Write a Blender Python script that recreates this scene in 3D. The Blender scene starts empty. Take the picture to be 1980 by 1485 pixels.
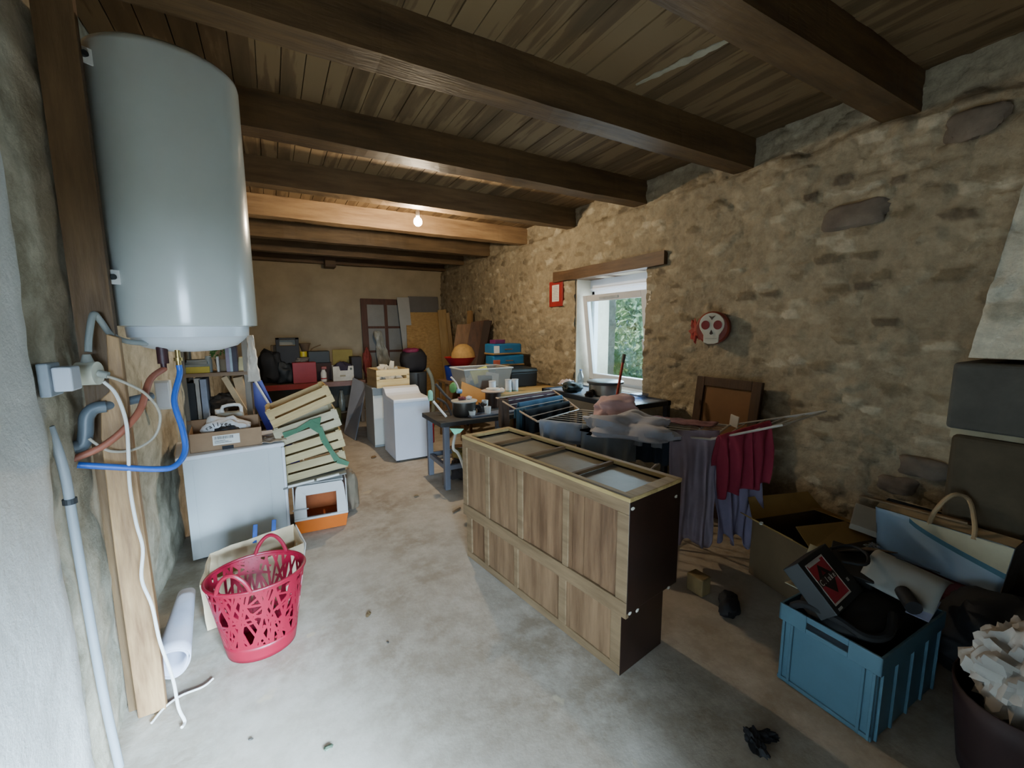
import bpy, math, random
import numpy as np
from mathutils import Vector, Matrix, Euler, noise, kdtree
random.seed(7)
S = bpy.context.scene
COL = S.collection
R = math.radians
# ------------------------------------------------------------------ camera
YAW, PITCH, ROLL, FPX, CAMH = R(29.5), R(7.56), R(-0.318), 813.9, 1.75
_f = Vector((math.sin(YAW)*math.cos(PITCH), math.cos(YAW)*math.cos(PITCH), -math.sin(PITCH)))
_r = Vector((math.cos(YAW), -math.sin(YAW), 0)); _u = _r.cross(_f)
CR = _r*math.cos(ROLL)+_u*math.sin(ROLL); CU = -_r*math.sin(ROLL)+_u*math.cos(ROLL)
CP = Vector((0, 0, CAMH))
cd = bpy.data.cameras.new('camera'); cam = bpy.data.objects.new('camera', cd); COL.objects.link(cam)
cd.sensor_width = 36; cd.lens = FPX*36/1980; cd.clip_start = .02; cd.clip_end = 200
cam.matrix_world = Matrix(((CR.x, CU.x, -_f.x, 0), (CR.y, CU.y, -_f.y, 0), (CR.z, CU.z, -_f.z, CAMH), (0, 0, 0, 1)))
S.camera = cam

def at(px, py, X=None, Y=None, z=None):
    """the world point where the sight line of a photo pixel meets a real plane"""
    d = CR*((px-990)/FPX) - CU*((py-742.5)/FPX) + _f
    t = X/d.x if X is not None else Y/d.y if Y is not None else (z-CAMH)/d.z
    return CP + d*t

# ------------------------------------------------------------------ mesh builder
class MB:
    def __init__(s): s.v = []; s.f = []; s.M = Matrix()
    def add(s, vs, fs):
        n = len(s.v); M = s.M
        s.v += [M @ Vector(p) for p in vs]; s.f += [tuple(i+n for i in f) for f in fs]; return s
    def box(s, c, d, rot=(0, 0, 0), taper=1.0, tapy=None):
        x, y, z = d[0]/2, d[1]/2, d[2]/2; ty = taper if tapy is None else tapy
        vs = [(-x, -y, -z), (x, -y, -z), (x, y, -z), (-x, y, -z), (-x*taper, -y*ty, z), (x*taper, -y*ty, z), (x*taper, y*ty, z), (-x*taper, y*ty, z)]
        E = Euler(rot).to_matrix(); c = Vector(c)
        return s.add([E @ Vector(p)+c for p in vs], [(0, 3, 2, 1), (4, 5, 6, 7), (0, 1, 5, 4), (1, 2, 6, 5), (2, 3, 7, 6), (3, 0, 4, 7)])
    def bb(s, x0, x1, y0, y1, z0, z1):
        return s.box(((x0+x1)/2, (y0+y1)/2, (z0+z1)/2), (abs(x1-x0), abs(y1-y0), abs(z1-z0)))
    def lathe(s, prof, seg=32, c=(0, 0, 0), sx=1, sy=1, a0=0, a1=2*math.pi):
        full = abs(a1-a0-2*math.pi) < 1e-6; n = seg if full else seg+1; c = Vector(c); vs = []; fs = []
        for r, z in prof:
            for i in range(n):
                a = a0+(a1-a0)*i/seg; vs.append(c+Vector((r*sx*math.cos(a), r*sy*math.sin(a), z)))
        for j in range(len(prof)-1):
            for i in range(seg):
                k = (i+1) % n; fs.append((j*n+i, j*n+k, (j+1)*n+k, (j+1)*n+i))
        if full and prof[0][0] > 1e-5: fs.append(tuple(range(n))[::-1])
        if full and prof[-1][0] > 1e-5: fs.append(tuple((len(prof)-1)*n+i for i in range(n)))
        return s.add(vs, fs)
    def shell(s, prof, seg=32, c=(0, 0, 0), sx=1, sy=1):
        c = Vector(c); vs = []; fs = []
        for r, z in prof:
            for i in range(seg):
                a = 2*math.pi*i/seg; vs.append(c+Vector((r*sx*math.cos(a), r*sy*math.sin(a), z)))
        for j in range(len(prof)-1):
            for i in range(seg):
                k = (i+1) % seg; fs.append((j*seg+i, j*seg+k, (j+1)*seg+k, (j+1)*seg+i))
        return s.add(vs, fs)
    def cyl(s, p0, p1, r0, r1=None, seg=16):
        p0, p1 = Vector(p0), Vector(p1); r1 = r0 if r1 is None else r1
        q = (p1-p0).to_track_quat('Z', 'Y'); L = (p1-p0).length; M = s.M
        s.M = M @ (Matrix.Translation(p0) @ q.to_matrix().to_4x4()); s.lathe([(r0, 0), (r1, L)], seg); s.M = M; return s
    def tube(s, pts, r, seg=8, sub=6, closed=False):
        P = [Vector(p) for p in pts]
        if sub > 1:
            Q = []; n = len(P)
            for i in range(n if closed else n-1):
                a, b, c, d = (P[(i-1) % n], P[i], P[(i+1) % n], P[(i+2) % n]) if closed else (P[max(i-1, 0)], P[i], P[i+1], P[min(i+2, n-1)])
                for k in range(sub):
                    t = k/sub
                    Q.append(.5*((2*b)+(c-a)*t+(2*a-5*b+4*c-d)*t*t+(3*b-a-3*c+d)*t**3))
            if not closed: Q.append(P[-1])
            P = Q
        n = len(P); vs = []; fs = []; up = None
        for i in range(n):
            t = (P[(i+1) % n]-P[i-1]) if closed else (P[min(i+1, n-1)]-P[max(i-1, 0)])
            t.normalize()
            if up is None: up = t.orthogonal()
            up = (up-t*up.dot(t)); up = up.normalized() if up.length > 1e-6 else t.orthogonal().normalized()
            w = t.cross(up)
            for k in range(seg):
                a = 2*math.pi*k/seg; vs.append(P[i]+up*(r*math.cos(a))+w*(r*math.sin(a)))
        for i in range(n if closed else n-1):
            j = (i+1) % n
            for k in range(seg):
                m = (k+1) % seg; fs.append((i*seg+k, i*seg+m, j*seg+m, j*seg+k))
        if not closed: fs += [tuple(range(seg))[::-1], tuple((n-1)*seg+k for k in range(seg))]
        return s.add(vs, fs)
    def prism(s, poly, d0, d1, axis='z'):
        n = len(poly)
        mk = {'z': lambda a, b, d: (a, b, d), 'y': lambda a, b, d: (a, d, b), 'x': lambda a, b, d: (d, a, b)}[axis]
        vs = [mk(a, b, d0) for a, b in poly]+[mk(a, b, d1) for a, b in poly]
        return s.add(vs, [tuple(range(n))[::-1], tuple(range(n, 2*n))]+[(i, (i+1) % n, n+(i+1) % n, n+i) for i in range(n)])
    def grid(s, nu, nv, fn, cu=False):
        vs = [fn(i/nu, j/nv) for j in range(nv+1) for i in range(nu if cu else nu+1)]; w = nu if cu else nu+1; fs = []
        for j in range(nv):
            for i in range(nu):
                k = (i+1) % w; fs.append((j*w+i, j*w+k, (j+1)*w+k, (j+1)*w+i))
        return s.add(vs, fs)
    def quad(s, a, b, c, d): return s.add([a, b, c, d], [(0, 1, 2, 3)])
    def blob(s, c, r, pw=2.4, amp=.08, fr=3, seed=0, seg=28, flat=-.9):
        c = Vector(c); off = Vector((seed*3.1, seed*1.7, seed*.9)); e = 2/pw
        sg = lambda x: math.copysign(abs(x)**e, x)
        def fn(u, v):
            a = u*2*math.pi; b = (v-.5)*math.pi
            p = Vector((sg(math.cos(b))*sg(math.cos(a)), sg(math.cos(b))*sg(math.sin(a)), sg(math.sin(b))))
            n = noise.noise(p*fr*.5+off)+.5*noise.noise(p*fr+off)
            p = p*(1+amp*n*1.6); z = max(p.z, flat)
            return c+Vector((p.x*r[0], p.y*r[1], z*r[2]))
        return s.grid(seg, seg//2, fn, cu=True)
    def basis(s, M): s.M = M; return s

def mk(name, mb, mat, parent=None, smooth=False, bev=0, sol=0, ang=40, segs=2, sub=0):
    me = bpy.data.meshes.new(name); me.from_pydata([tuple(v) for v in mb.v], [], mb.f); me.update()
    if mat: me.materials.append(mat)
    if smooth:
        me.polygons.foreach_set('use_smooth', [True]*len(me.polygons)); me.set_sharp_from_angle(angle=R(ang))
    o = bpy.data.objects.new(name, me); COL.objects.link(o); o.parent = parent
    if sol: m = o.modifiers.new('solid', 'SOLIDIFY'); m.thickness = sol; m.offset = 0
    if bev:
        m = o.modifiers.new('bevel', 'BEVEL'); m.width = bev; m.segments = segs; m.limit_method = 'ANGLE'; m.angle_limit = R(35)
    if sub: m = o.modifiers.new('sub', 'SUBSURF'); m.levels = sub; m.render_levels = sub
    return o

def tag(o, label, cat, group=None):
    o['label'] = label; o['category'] = cat
    if group: o['group'] = group
    return o
def thing(name, label, cat, loc=(0, 0, 0), rz=0, group=None, rot=None):
    o = bpy.data.objects.new(name, None); COL.objects.link(o); o.empty_display_size = .05
    o.location = loc; o.rotation_euler = rot if rot else (0, 0, rz); return tag(o, label, cat, group)
def solo(name, mb, mat, label, cat, loc=(0, 0, 0), rz=0, group=None, rot=None, **k):
    o = mk(name, mb, mat, None, **k); o.location = loc; o.rotation_euler = rot if rot else (0, 0, rz)
    return tag(o, label, cat, group)
def struct(name, mb, mat, parent=None, **k):
    o = mk(name, mb, mat, parent, **k)
    if parent is None: o['kind'] = 'structure'
    return o
def text(name, s, size, mat, parent, M, ext=.001):
    c = bpy.data.curves.new(name, 'FONT'); c.body = s; c.size = size; c.extrude = ext; c.align_x = 'CENTER'; c.align_y = 'CENTER'
    t = bpy.data.objects.new(name, c); me = bpy.data.meshes.new_from_object(t); me.name = name
    bpy.data.objects.remove(t); bpy.data.curves.remove(c); me.materials.clear(); me.materials.append(mat)
    o = bpy.data.objects.new(name, me); COL.objects.link(o); o.parent = parent; o.matrix_local = M; return o

# ------------------------------------------------------------------ materials
def lin(h):
    h = h.lstrip('#'); c = [int(h[i:i+2], 16)/255 for i in (0, 2, 4)]
    return tuple(x/12.92 if x <= .04045 else ((x+.055)/1.055)**2.4 for x in c)+(1,)
_mc = {}
def pm(hexc, rough=.6, metal=0, var=.18, sc=6, st=(1, 1, 1), bump=.0, bsc=40, spec=.5, hex2=None, sheen=0, coat=0):
    key = (hexc, rough, metal, var, sc, st, bump, bsc, spec, hex2, sheen, coat)
    if key in _mc: return _mc[key]
    m = bpy.data.materials.new('mat_'+hexc.strip('#')); m.use_nodes = True; nt = m.node_tree; N = nt.nodes; L = nt.links
    b = N['Principled BSDF']; b.inputs['Roughness'].default_value = rough; b.inputs['Metallic'].default_value = metal
    b.inputs['Specular IOR Level'].default_value = spec
    if sheen: b.inputs['Sheen Weight'].default_value = sheen
    if coat: b.inputs['Coat Weight'].default_value = coat; b.inputs['Coat Roughness'].default_value = .1
    tc = N.new('ShaderNodeTexCoord'); mp = N.new('ShaderNodeMapping'); mp.inputs['Scale'].default_value = st
    L.new(tc.outputs['Object'], mp.inputs['Vector'])
    nz = N.new('ShaderNodeTexNoise'); nz.inputs['Scale'].default_value = sc; nz.inputs['Detail'].default_value = 5; nz.inputs['Roughness'].default_value = .6
    L.new(mp.outputs[0], nz.inputs['Vector'])
    cr = N.new('ShaderNodeValToRGB'); c = lin(hexc)
    c2 = lin(hex2) if hex2 else tuple(min(1, x*(1+var)) for x in c[:3])+(1,)
    c1 = c if hex2 else tuple(x*(1-var) for x in c[:3])+(1,)
    cr.color_ramp.elements[0].color = c1; cr.color_ramp.elements[1].color = c2
    cr.color_ramp.elements[0].position = .32; cr.color_ramp.elements[1].position = .68
    L.new(nz.outputs['Fac'], cr.inputs[0]); L.new(cr.outputs[0], b.inputs['Base Color'])
    if bump:
        n2 = N.new('ShaderNodeTexNoise'); n2.inputs['Scale'].default_value = bsc; n2.inputs['Detail'].default_value = 4
        L.new(mp.outputs[0], n2.inputs['Vector'])
        bp = N.new('ShaderNodeBump'); bp.inputs['Strength'].default_value = bump; bp.inputs['Distance'].default_value = .01
        L.new(n2.outputs['Fac'], bp.inputs['Height']); L.new(bp.outputs[0], b.inputs['Normal'])
    _mc[key] = m; return m
def wood(hexc, hex2, ax='z', sc=5, rough=.55, bump=.25, spec=.4):
    st = {'x': (.12, 1, 1), 'y': (1, .12, 1), 'z': (1, 1, .12)}[ax]
    return pm(hexc, rough=rough, hex2=hex2, sc=sc*3, st=st, bump=bump, bsc=60, spec=spec)
def glassmat(name, tint, refl=.12, rough=.02):
    m = bpy.data.materials.new(name); m.use_nodes = True; nt = m.node_tree; N = nt.nodes; L = nt.links
    N.remove(N['Principled BSDF']); o = N['Material Output']
    t = N.new('ShaderNodeBsdfTransparent'); t.inputs[0].default_value = lin(tint)
    g = N.new('ShaderNodeBsdfGlossy'); g.inputs['Roughness'].default_value = rough
    x = N.new('ShaderNodeMixShader'); x.inputs[0].default_value = refl
    L.new(t.outputs[0], x.inputs[1]); L.new(g.outputs[0], x.inputs[2]); L.new(x.outputs[0], o.inputs[0]); return m
def emis(name, c, st):
    m = bpy.data.materials.new(name); m.use_nodes = True; b = m.node_tree.nodes['Principled BSDF']
    b.inputs['Emission Color'].default_value = c; b.inputs['Emission Strength'].default_value = st; return m

def stone_mat(name, pal, mortar, sat=1.0):
    m = bpy.data.materials.new(name); m.use_nodes = True; nt = m.node_tree; N = nt.nodes; L = nt.links
    b = N['Principled BSDF']; b.inputs['Roughness'].default_value = .9; b.inputs['Specular IOR Level'].default_value = .15
    a = N.new('ShaderNodeAttribute'); a.attribute_name = 'stone'; sp = N.new('ShaderNodeSeparateColor'); L.new(a.outputs['Color'], sp.inputs[0])
    cr = N.new('ShaderNodeValToRGB'); e = cr.color_ramp.elements
    for i, (p, c) in enumerate(pal):
        q = e[i] if i < 2 else e.new(p); q.position = p; q.color = lin(c)
    L.new(sp.outputs[0], cr.inputs[0])
    tc = N.new('ShaderNodeTexCoord'); nz = N.new('ShaderNodeTexNoise'); nz.inputs['Scale'].default_value = 13; nz.inputs['Detail'].default_value = 8; nz.inputs['Roughness'].default_value = .7
    L.new(tc.outputs['Object'], nz.inputs['Vector'])
    big = N.new('ShaderNodeTexNoise'); big.inputs['Scale'].default_value = 1.3; big.inputs['Detail'].default_value = 4; L.new(tc.outputs['Object'], big.inputs['Vector'])
    mr = N.new('ShaderNodeMapRange'); mr.inputs[1].default_value = .3; mr.inputs[2].default_value = .7; mr.inputs[3].default_value = .74; mr.inputs[4].default_value = 1.22
    L.new(nz.outputs['Fac'], mr.inputs[0])
    mr2 = N.new('ShaderNodeMapRange'); mr2.inputs[1].default_value = .3; mr2.inputs[2].default_value = .7; mr2.inputs[3].default_value = .85; mr2.inputs[4].default_value = 1.12
    L.new(big.outputs['Fac'], mr2.inputs[0])
    mx = N.new('ShaderNodeMix'); mx.data_type = 'RGBA'; mx.inputs[6].default_value = lin(mortar); L.new(sp.outputs[1], mx.inputs[0]); L.new(cr.outputs[0], mx.inputs[7])
    mm = N.new('ShaderNodeMath'); mm.operation = 'MULTIPLY'; L.new(mr.outputs[0], mm.inputs[0]); L.new(mr2.outputs[0], mm.inputs[1])
    vm = N.new('ShaderNodeVectorMath'); vm.operation = 'SCALE'; L.new(mx.outputs[2], vm.inputs[0]); L.new(mm.outputs[0], vm.inputs['Scale'])
    L.new(vm.outputs[0], b.inputs['Base Color'])
    n2 = N.new('ShaderNodeTexNoise'); n2.inputs['Scale'].default_value = 28; n2.inputs['Detail'].default_value = 6; L.new(tc.outputs['Object'], n2.inputs['Vector'])
    bp = N.new('ShaderNodeBump'); bp.inputs['Strength'].default_value = .6; bp.inputs['Distance'].default_value = .02
    L.new(n2.outputs['Fac'], bp.inputs['Height']); L.new(bp.outputs[0], b.inputs['Normal']); return m

def stone_sheet(name, corners, nrm, mat, cell=(.2, .1), res=.022, amp=.03, hole=None, prof=None, seed=1, kind=True, parent=None, contrast=1.0):
    """rubble masonry: a sheet of real relief; each stone a rounded cell with its own tone, mortar between"""
    rnd = np.random.RandomState(seed); A, B, Cc, D = [np.array(c, float) for c in corners]
    W = (np.linalg.norm(B-A)+np.linalg.norm(Cc-D))/2; Hh = (np.linalg.norm(D-A)+np.linalg.norm(Cc-B))/2
    nu, nv = max(2, int(W/res)), max(2, int(Hh/res)); nrm = np.array(nrm, float)
    gx, gy = int(W/cell[0])+3, int(Hh/cell[1])+3
    kd = kdtree.KDTree(gx*gy); info = []
    for j in range(gy):
        for i in range(gx):
            x = i-1+.5*(j % 2)+rnd.uniform(-.42, .42); y = j-1+rnd.uniform(-.4, .4)
            kd.insert((x, y, 0), len(info)); info.append((rnd.rand(), rnd.rand(), rnd.rand()))
    kd.balance(); vs = []; cols = []
    for j in range(nv+1):
        for i in range(nu+1):
            u, v = i/nu, j/nv; p = (A*(1-u)+B*u)*(1-v)+(D*(1-u)+Cc*u)*v
            x, y = u*W, v*Hh
            wv = noise.noise_vector(Vector((x*4, y*6, seed)))*.2+noise.noise_vector(Vector((x*15, y*22, seed)))*.14
            (c1, i1, d1), (c2, i2, d2) = kd.find_n((x/cell[0]+wv.x, y/cell[1]+wv.y, 0), 2)
            e = min(1, max(0, (d2-d1-.05)/.2)); e = e*e*(3-2*e); ra, rb, rc = info[i1]
            vis = min(1, max(0, (rc-.30)*3))
            h = amp*(e*(.25+.75*rb)*(.35+.65*vis))+noise.noise(Vector((x*2.2, y*2.2, seed)))*amp*.8+noise.noise(Vector((x*16, y*16, seed)))*amp*.32
            if prof: h += prof(x, y, p)
            vs.append(tuple(p+nrm*h)); cols.append((.5+(ra-.5)*contrast, e*vis, rb, 1))
    w = nu+1; fs = []
    for j in range(nv):
        for i in range(nu):
            if hole:
                u, v = (i+.5)/nu, (j+.5)/nv; p = (A*(1-u)+B*u)*(1-v)+(D*(1-u)+Cc*u)*v
                if hole(p): continue
            fs.append((j*w+i, j*w+i+1, (j+1)*w+i+1, (j+1)*w+i))
    me = bpy.data.meshes.new(name); me.from_pydata(vs, [], fs); me.update(); me.materials.append(mat)
    ca = me.color_attributes.new('stone', 'FLOAT_COLOR', 'POINT'); ca.data.foreach_set('color', np.array(cols, np.float32).ravel())
    me.polygons.foreach_set('use_smooth', [True]*len(me.polygons))
    o = bpy.data.objects.new(name, me); COL.objects.link(o); o.parent = parent
    if kind and parent is None: o['kind'] = 'structure'
    return o
# ================================================================== SETTING
XR, XL, YF, ZC, ZB = 3.7, -.68, 9.95, 3.34, 3.10
M_floor = bpy.data.materials.new('worn_concrete'); M_floor.use_nodes = True
def _floor(m):
    nt = m.node_tree; N = nt.nodes; L = nt.links; b = N['Principled BSDF']; b.inputs['Roughness'].default_value = .72; b.inputs['Specular IOR Level'].default_value = .3
    tc = N.new('ShaderNodeTexCoord')
    def nz(sc, det=6, ro=.6):
        n = N.new('ShaderNodeTexNoise'); n.inputs['Scale'].default_value = sc; n.inputs['Detail'].default_value = det; n.inputs['Roughness'].default_value = ro; L.new(tc.outputs['Object'], n.inputs['Vector']); return n
    def ramp(src, els):
        r = N.new('ShaderNodeValToRGB'); e = r.color_ramp.elements
        for i, (p, c) in enumerate(els):
            q = e[i] if i < 2 else e.new(p); q.position = p; q.color = lin(c) if isinstance(c, str) else c
        L.new(src, r.inputs[0]); return r
    a = ramp(nz(.9, 8, .65).outputs['Fac'], [(.3, '#8d7c66'), (.48, '#a59886'), (.62, '#b7ab9b'), (.75, '#a08a6e')])
    s = ramp(nz(6, 8, .7).outputs['Fac'], [(.42, (0, 0, 0, 1)), (.75, (1, 1, 1, 1))])
    mx = N.new('ShaderNodeMix'); mx.data_type = 'RGBA'; L.new(s.outputs[0], mx.inputs[0]); L.new(a.outputs[0], mx.inputs[6]); mx.inputs[7].default_value = lin('#c3b8a8')
    ch = ramp(nz(3.1, 3, .5).outputs['Fac'], [(.68, (0, 0, 0, 1)), (.7, (1, 1, 1, 1))])
    mx2 = N.new('ShaderNodeMix'); mx2.data_type = 'RGBA'; L.new(ch.outputs[0], mx2.inputs[0]); L.new(mx.outputs[2], mx2.inputs[6]); mx2.inputs[7].default_value = lin('#bfb096')
    L.new(mx2.outputs[2], b.inputs['Base Color'])
    bp = N.new('ShaderNodeBump'); bp.inputs['Strength'].default_value = .25; bp.inputs['Distance'].default_value = .02
    L.new(nz(9, 8, .7).outputs['Fac'], bp.inputs['Height']); L.new(bp.outputs[0], b.inputs['Normal'])
_floor(M_floor)
def _fl(u, v):
    x, y = -1.2+u*5.6, -1.4+v*11.8
    return (x, y, -.004+.004*noise.noise(Vector((x*1.5, y*1.5, 0))))
struct('floor', MB().grid(80, 150, _fl), M_floor, smooth=True)

PAL = [(0, '#6f6455'), (.10, '#85775f'), (.3, '#93866f'), (.6, '#a2947b'), (.85, '#b1a58c'), (1, '#bfb49d')]
M_stone = stone_mat('rubble_stone', PAL, '#9f927a')
WY0, WY1, WZ0, WZ1 = 3.42, 4.66, .98, 2.40
def ledge(x, y, p):
    t = (p[2]-3.06-.05*noise.noise(Vector((p[1]*3, 0, 5))))/.05; t = min(1, max(0, t))
    dn = min(1, max(0, (1.15-p[2])/1.1))
    return .045*(1-t)+.03*dn*dn
stone_sheet('wall_right', [(XR, -1.0, -.02), (XR, 10.0, -.02), (XR, 10.0, 3.42), (XR, -1.0, 3.42)], (-1, 0, 0), M_stone, cell=(.165, .078), res=.021, amp=.03,
            hole=lambda p: WY0-.01 < p[1] < WY1+.01 and WZ0 < p[2] < WZ1+.02, prof=ledge, seed=3)
# big face stones standing out in the wall
M_big = pm('#786d61', rough=.9, var=.25, sc=5, bump=.6, bsc=20, spec=.15)
def face_stone(px, py, w, h, m=M_big, sd=1):
    p = at(px, py, X=XR-.06); b = MB()
    b.blob((0, 0, 0), (.038, w/2, h/2), pw=3, amp=.2, fr=2, seed=sd, seg=24, flat=-2)
    return struct('wall_stone', b, m, None, smooth=True), p
for k, (px, py, w, h) in enumerate([(1650, 417, .40, .17), (1885, 238, .28, .16), (1585, 1020, .26, .14), (1790, 905, .25, .13), (1735, 938, .2, .12)]):
    o, p = face_stone(px, py, w, h, sd=k+1); o.location = p

# far wall, plaster
M_pl = pm('#b3a488', rough=.9, var=.12, sc=2.2, bump=.3, bsc=12, spec=.15)
def plaster(u, v):
    x, z = -.9+u*4.7, -.02+v*3.44
    return (x, YF-.02*noise.noise(Vector((x*1.3, z*1.3, 2)))-.006*noise.noise(Vector((x*7, z*7, 2))), z)
struct('wall_far', MB().grid(90, 66, plaster), M_pl, smooth=True)

# left wall: white plaster by the doorway, then bare rubble and mortar
M_left = bpy.data.materials.new('left_wall_mix'); M_left.use_nodes = True
def _left(m):
    nt = m.node_tree; N = nt.nodes; L = nt.links; b = N['Principled BSDF']; b.inputs['Roughness'].default_value = .9; b.inputs['Specular IOR Level'].default_value = .15
    tc = N.new('ShaderNodeTexCoord'); sx = N.new('ShaderNodeSeparateXYZ'); L.new(tc.outputs['Object'], sx.inputs[0])
    n1 = N.new('ShaderNodeTexNoise'); n1.inputs['Scale'].default_value = 3.5; n1.inputs['Detail'].default_value = 7; L.new(tc.outputs['Object'], n1.inputs['Vector'])
    n2 = N.new('ShaderNodeTexNoise'); n2.inputs['Scale'].default_value = 5; n2.inputs['Detail'].default_value = 8; n2.inputs['Roughness'].default_value = .7; L.new(tc.outputs['Object'], n2.inputs['Vector'])
    r = N.new('ShaderNodeValToRGB'); e = r.color_ramp.elements; e[0].position = .35; e[0].color = lin('#958a74'); e[1].position = .68; e[1].color = lin('#d2c6ae'); L.new(n2.outputs['Fac'], r.inputs[0])
    ma = N.new('ShaderNodeMath'); ma.operation = 'MULTIPLY_ADD'; ma.inputs[1].default_value = .22; L.new(n1.outputs['Fac'], ma.inputs[0]); L.new(sx.outputs['Y'], ma.inputs[2])
    mr = N.new('ShaderNodeMapRange'); mr.inputs[1].default_value = 2.06; mr.inputs[2].default_value = 2.12; L.new(ma.outputs[0], mr.inputs[0])
    mx = N.new('ShaderNodeMix'); mx.data_type = 'RGBA'; L.new(mr.outputs[0], mx.inputs[0]); mx.inputs[6].default_value = lin('#dcd9d2'); L.new(r.outputs[0], mx.inputs[7])
    L.new(mx.outputs[2], b.inputs['Base Color'])
    bp = N.new('ShaderNodeBump'); bp.inputs['Strength'].default_value = .5; bp.inputs['Distance'].default_value = .03; L.new(n2.outputs['Fac'], bp.inputs['Height']); L.new(bp.outputs[0], b.inputs['Normal'])
_left(M_left)
def lw(u, v):
    t = u; y = -.8+10.9*t**1.8; z = -.02+v*3.44
    ro = .012 if y < 1.98 else .035
    n = noise.noise(Vector((y*2.5, z*2.5, 9)))*ro+noise.noise(Vector((y*9, z*9, 9)))*ro*.5
    return (XL+n-(.03 if y > 2.0 else 0)-(.05 if y > 2.75 else 0), y, z)
struct('wall_left', MB().grid(200, 120, lw), M_left, smooth=True)

# wall behind, with the doorway that lets the daylight in
bw = MB().bb(.9, 4.3, -.75, -.04, -.02, 3.42).bb(-1.0, .9, -.75, -.04, 1.98, 3.42).bb(-4, -.70, -.79, -.75, -.02, 3.42)
struct('wall_back', bw, pm('#6e675c', rough=.9, var=.1, sc=3))
struct('trim_2', MB().bb(.88, .94, -.76, -.6, 0, 1.98).bb(-.68, .9, -.76, -.6, 1.94, 2.0), pm('#6a5238', rough=.6))

# ceiling boards and beams
M_ceil = bpy.data.materials.new('old_boards'); M_ceil.use_nodes = True
def _ceil(m):
    nt = m.node_tree; N = nt.nodes; L = nt.links; b = N['Principled BSDF']; b.inputs['Roughness'].default_value = .75; b.inputs['Specular IOR Level'].default_value = .25
    tc = N.new('ShaderNodeTexCoord'); sx = N.new('ShaderNodeSeparateXYZ'); L.new(tc.outputs['Object'], sx.inputs[0])
    fl = N.new('ShaderNodeMath'); fl.operation = 'DIVIDE'; fl.inputs[1].default_value = .13; L.new(sx.outputs['X'], fl.inputs[0])
    f2 = N.new('ShaderNodeMath'); f2.operation = 'FLOOR'; L.new(fl.outputs[0], f2.inputs[0])
    wn = N.new('ShaderNodeTexWhiteNoise'); wn.noise_dimensions = '1D'; L.new(f2.outputs[0], wn.inputs['W'])
    mp = N.new('ShaderNodeMapping'); mp.inputs['Scale'].default_value = (1, .1, 1); L.new(tc.outputs['Object'], mp.inputs['Vector'])
    n = N.new('ShaderNodeTexNoise'); n.inputs['Scale'].default_value = 14; n.inputs['Detail'].default_value = 6; L.new(mp.outputs[0], n.inputs['Vector'])
    n3 = N.new('ShaderNodeTexNoise'); n3.inputs['Scale'].default_value = 1.1; n3.inputs['Detail'].default_value = 5; L.new(tc.outputs['Object'], n3.inputs['Vector'])
    a1 = N.new('ShaderNodeMath'); a1.operation = 'MULTIPLY_ADD'; a1.inputs[1].default_value = .35; L.new(wn.outputs['Value'], a1.inputs[0]); L.new(n.outputs['Fac'], a1.inputs[2])
    a2 = N.new('ShaderNodeMath'); a2.operation = 'MULTIPLY_ADD'; a2.inputs[1].default_value = .6; L.new(n3.outputs['Fac'], a2.inputs[0]); L.new(a1.outputs[0], a2.inputs[2])
    r = N.new('ShaderNodeValToRGB'); e = r.color_ramp.elements; e[0].position = .65; e[0].color = lin('#57462f'); e[1].position = 1.25; e[1].color = lin('#7f684a'); q = e.new(.95); q.color = lin('#6c563c')
    L.new(a2.outputs[0], r.inputs[0]); L.new(r.outputs[0], b.inputs['Base Color'])
_ceil(M_ceil)
cb = MB(); x = XL-.2
while x < XR+.25:
    dz = random.uniform(0, .006); cb.bb(x+.003, x+.127, -.8, 10.05, ZC+dz, ZC+.06); x += .13
cb.bb(XL-.3, XR+.5, -.9, 10.1, ZC+.03, ZC+.1)
ceil = struct('ceiling', cb, M_ceil)
sm = MB(); A_, B_ = at(1230, 164, z=ZC-.004), at(1512, 28, z=ZC-.004)
n_ = 40; prev = []
for i in range(n_+1):
    t = i/n_; c = A_.lerp(B_, t); w = (.006+.03*max(0, math.sin(t*math.pi*1.1))*(.4+abs(noise.noise(Vector((t*9, 0, 0)))*1.4)))*(1 if t < .8 else .35)
    d = (B_-A_).normalized().cross(Vector((0, 0, 1))); prev.append((c-d*w, c+d*w))
for i in range(n_): sm.quad(prev[i][0], prev[i][1], prev[i+1][1], prev[i+1][0])
struct('plaster_streak', sm, pm('#a8a08c', rough=.95, var=.2), ceil, sol=.006)
M_bm = [wood('#4a3826', '#705638', 'x'), wood('#57452f', '#7b6346', 'x'), wood('#84674a', '#a98a64', 'x')]
beams = [(.05, .16, 0), (1.22, .19, 0), (2.30, .18, 0), (3.49, .18, 0), (4.74, .17, 1), (6.02, .18, 2), (7.35, .17, 1), (8.61, .17, 1), (9.72, .16, 0)]
for i, (y, w, mi) in enumerate(beams):
    def bf(u, v, y=y, w=w, i=i):
        x = -.85+u*4.75; k = int(v*4+.5) % 4
        yy = y+(0, w, w, 0)[k]; zz = (ZB, ZB, ZC+.02, ZC+.02)[k]
        n = .012*noise.noise(Vector((x*1.6, k*3.1, i)))+.006*noise.noise(Vector((x*6, k*3.1, i)))
        return (x, yy+n, zz+(n if k < 2 else 0))
    b = MB(); b.grid(60, 4, bf)
    o = struct('trim_%d' % (i+3), b, M_bm[mi]); o['label'] = 'old timber ceiling beam'
struct('trim_13', MB().bb(1.05, 1.25, 9.55, 9.9, 3.02, 3.3), M_bm[0])
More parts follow.
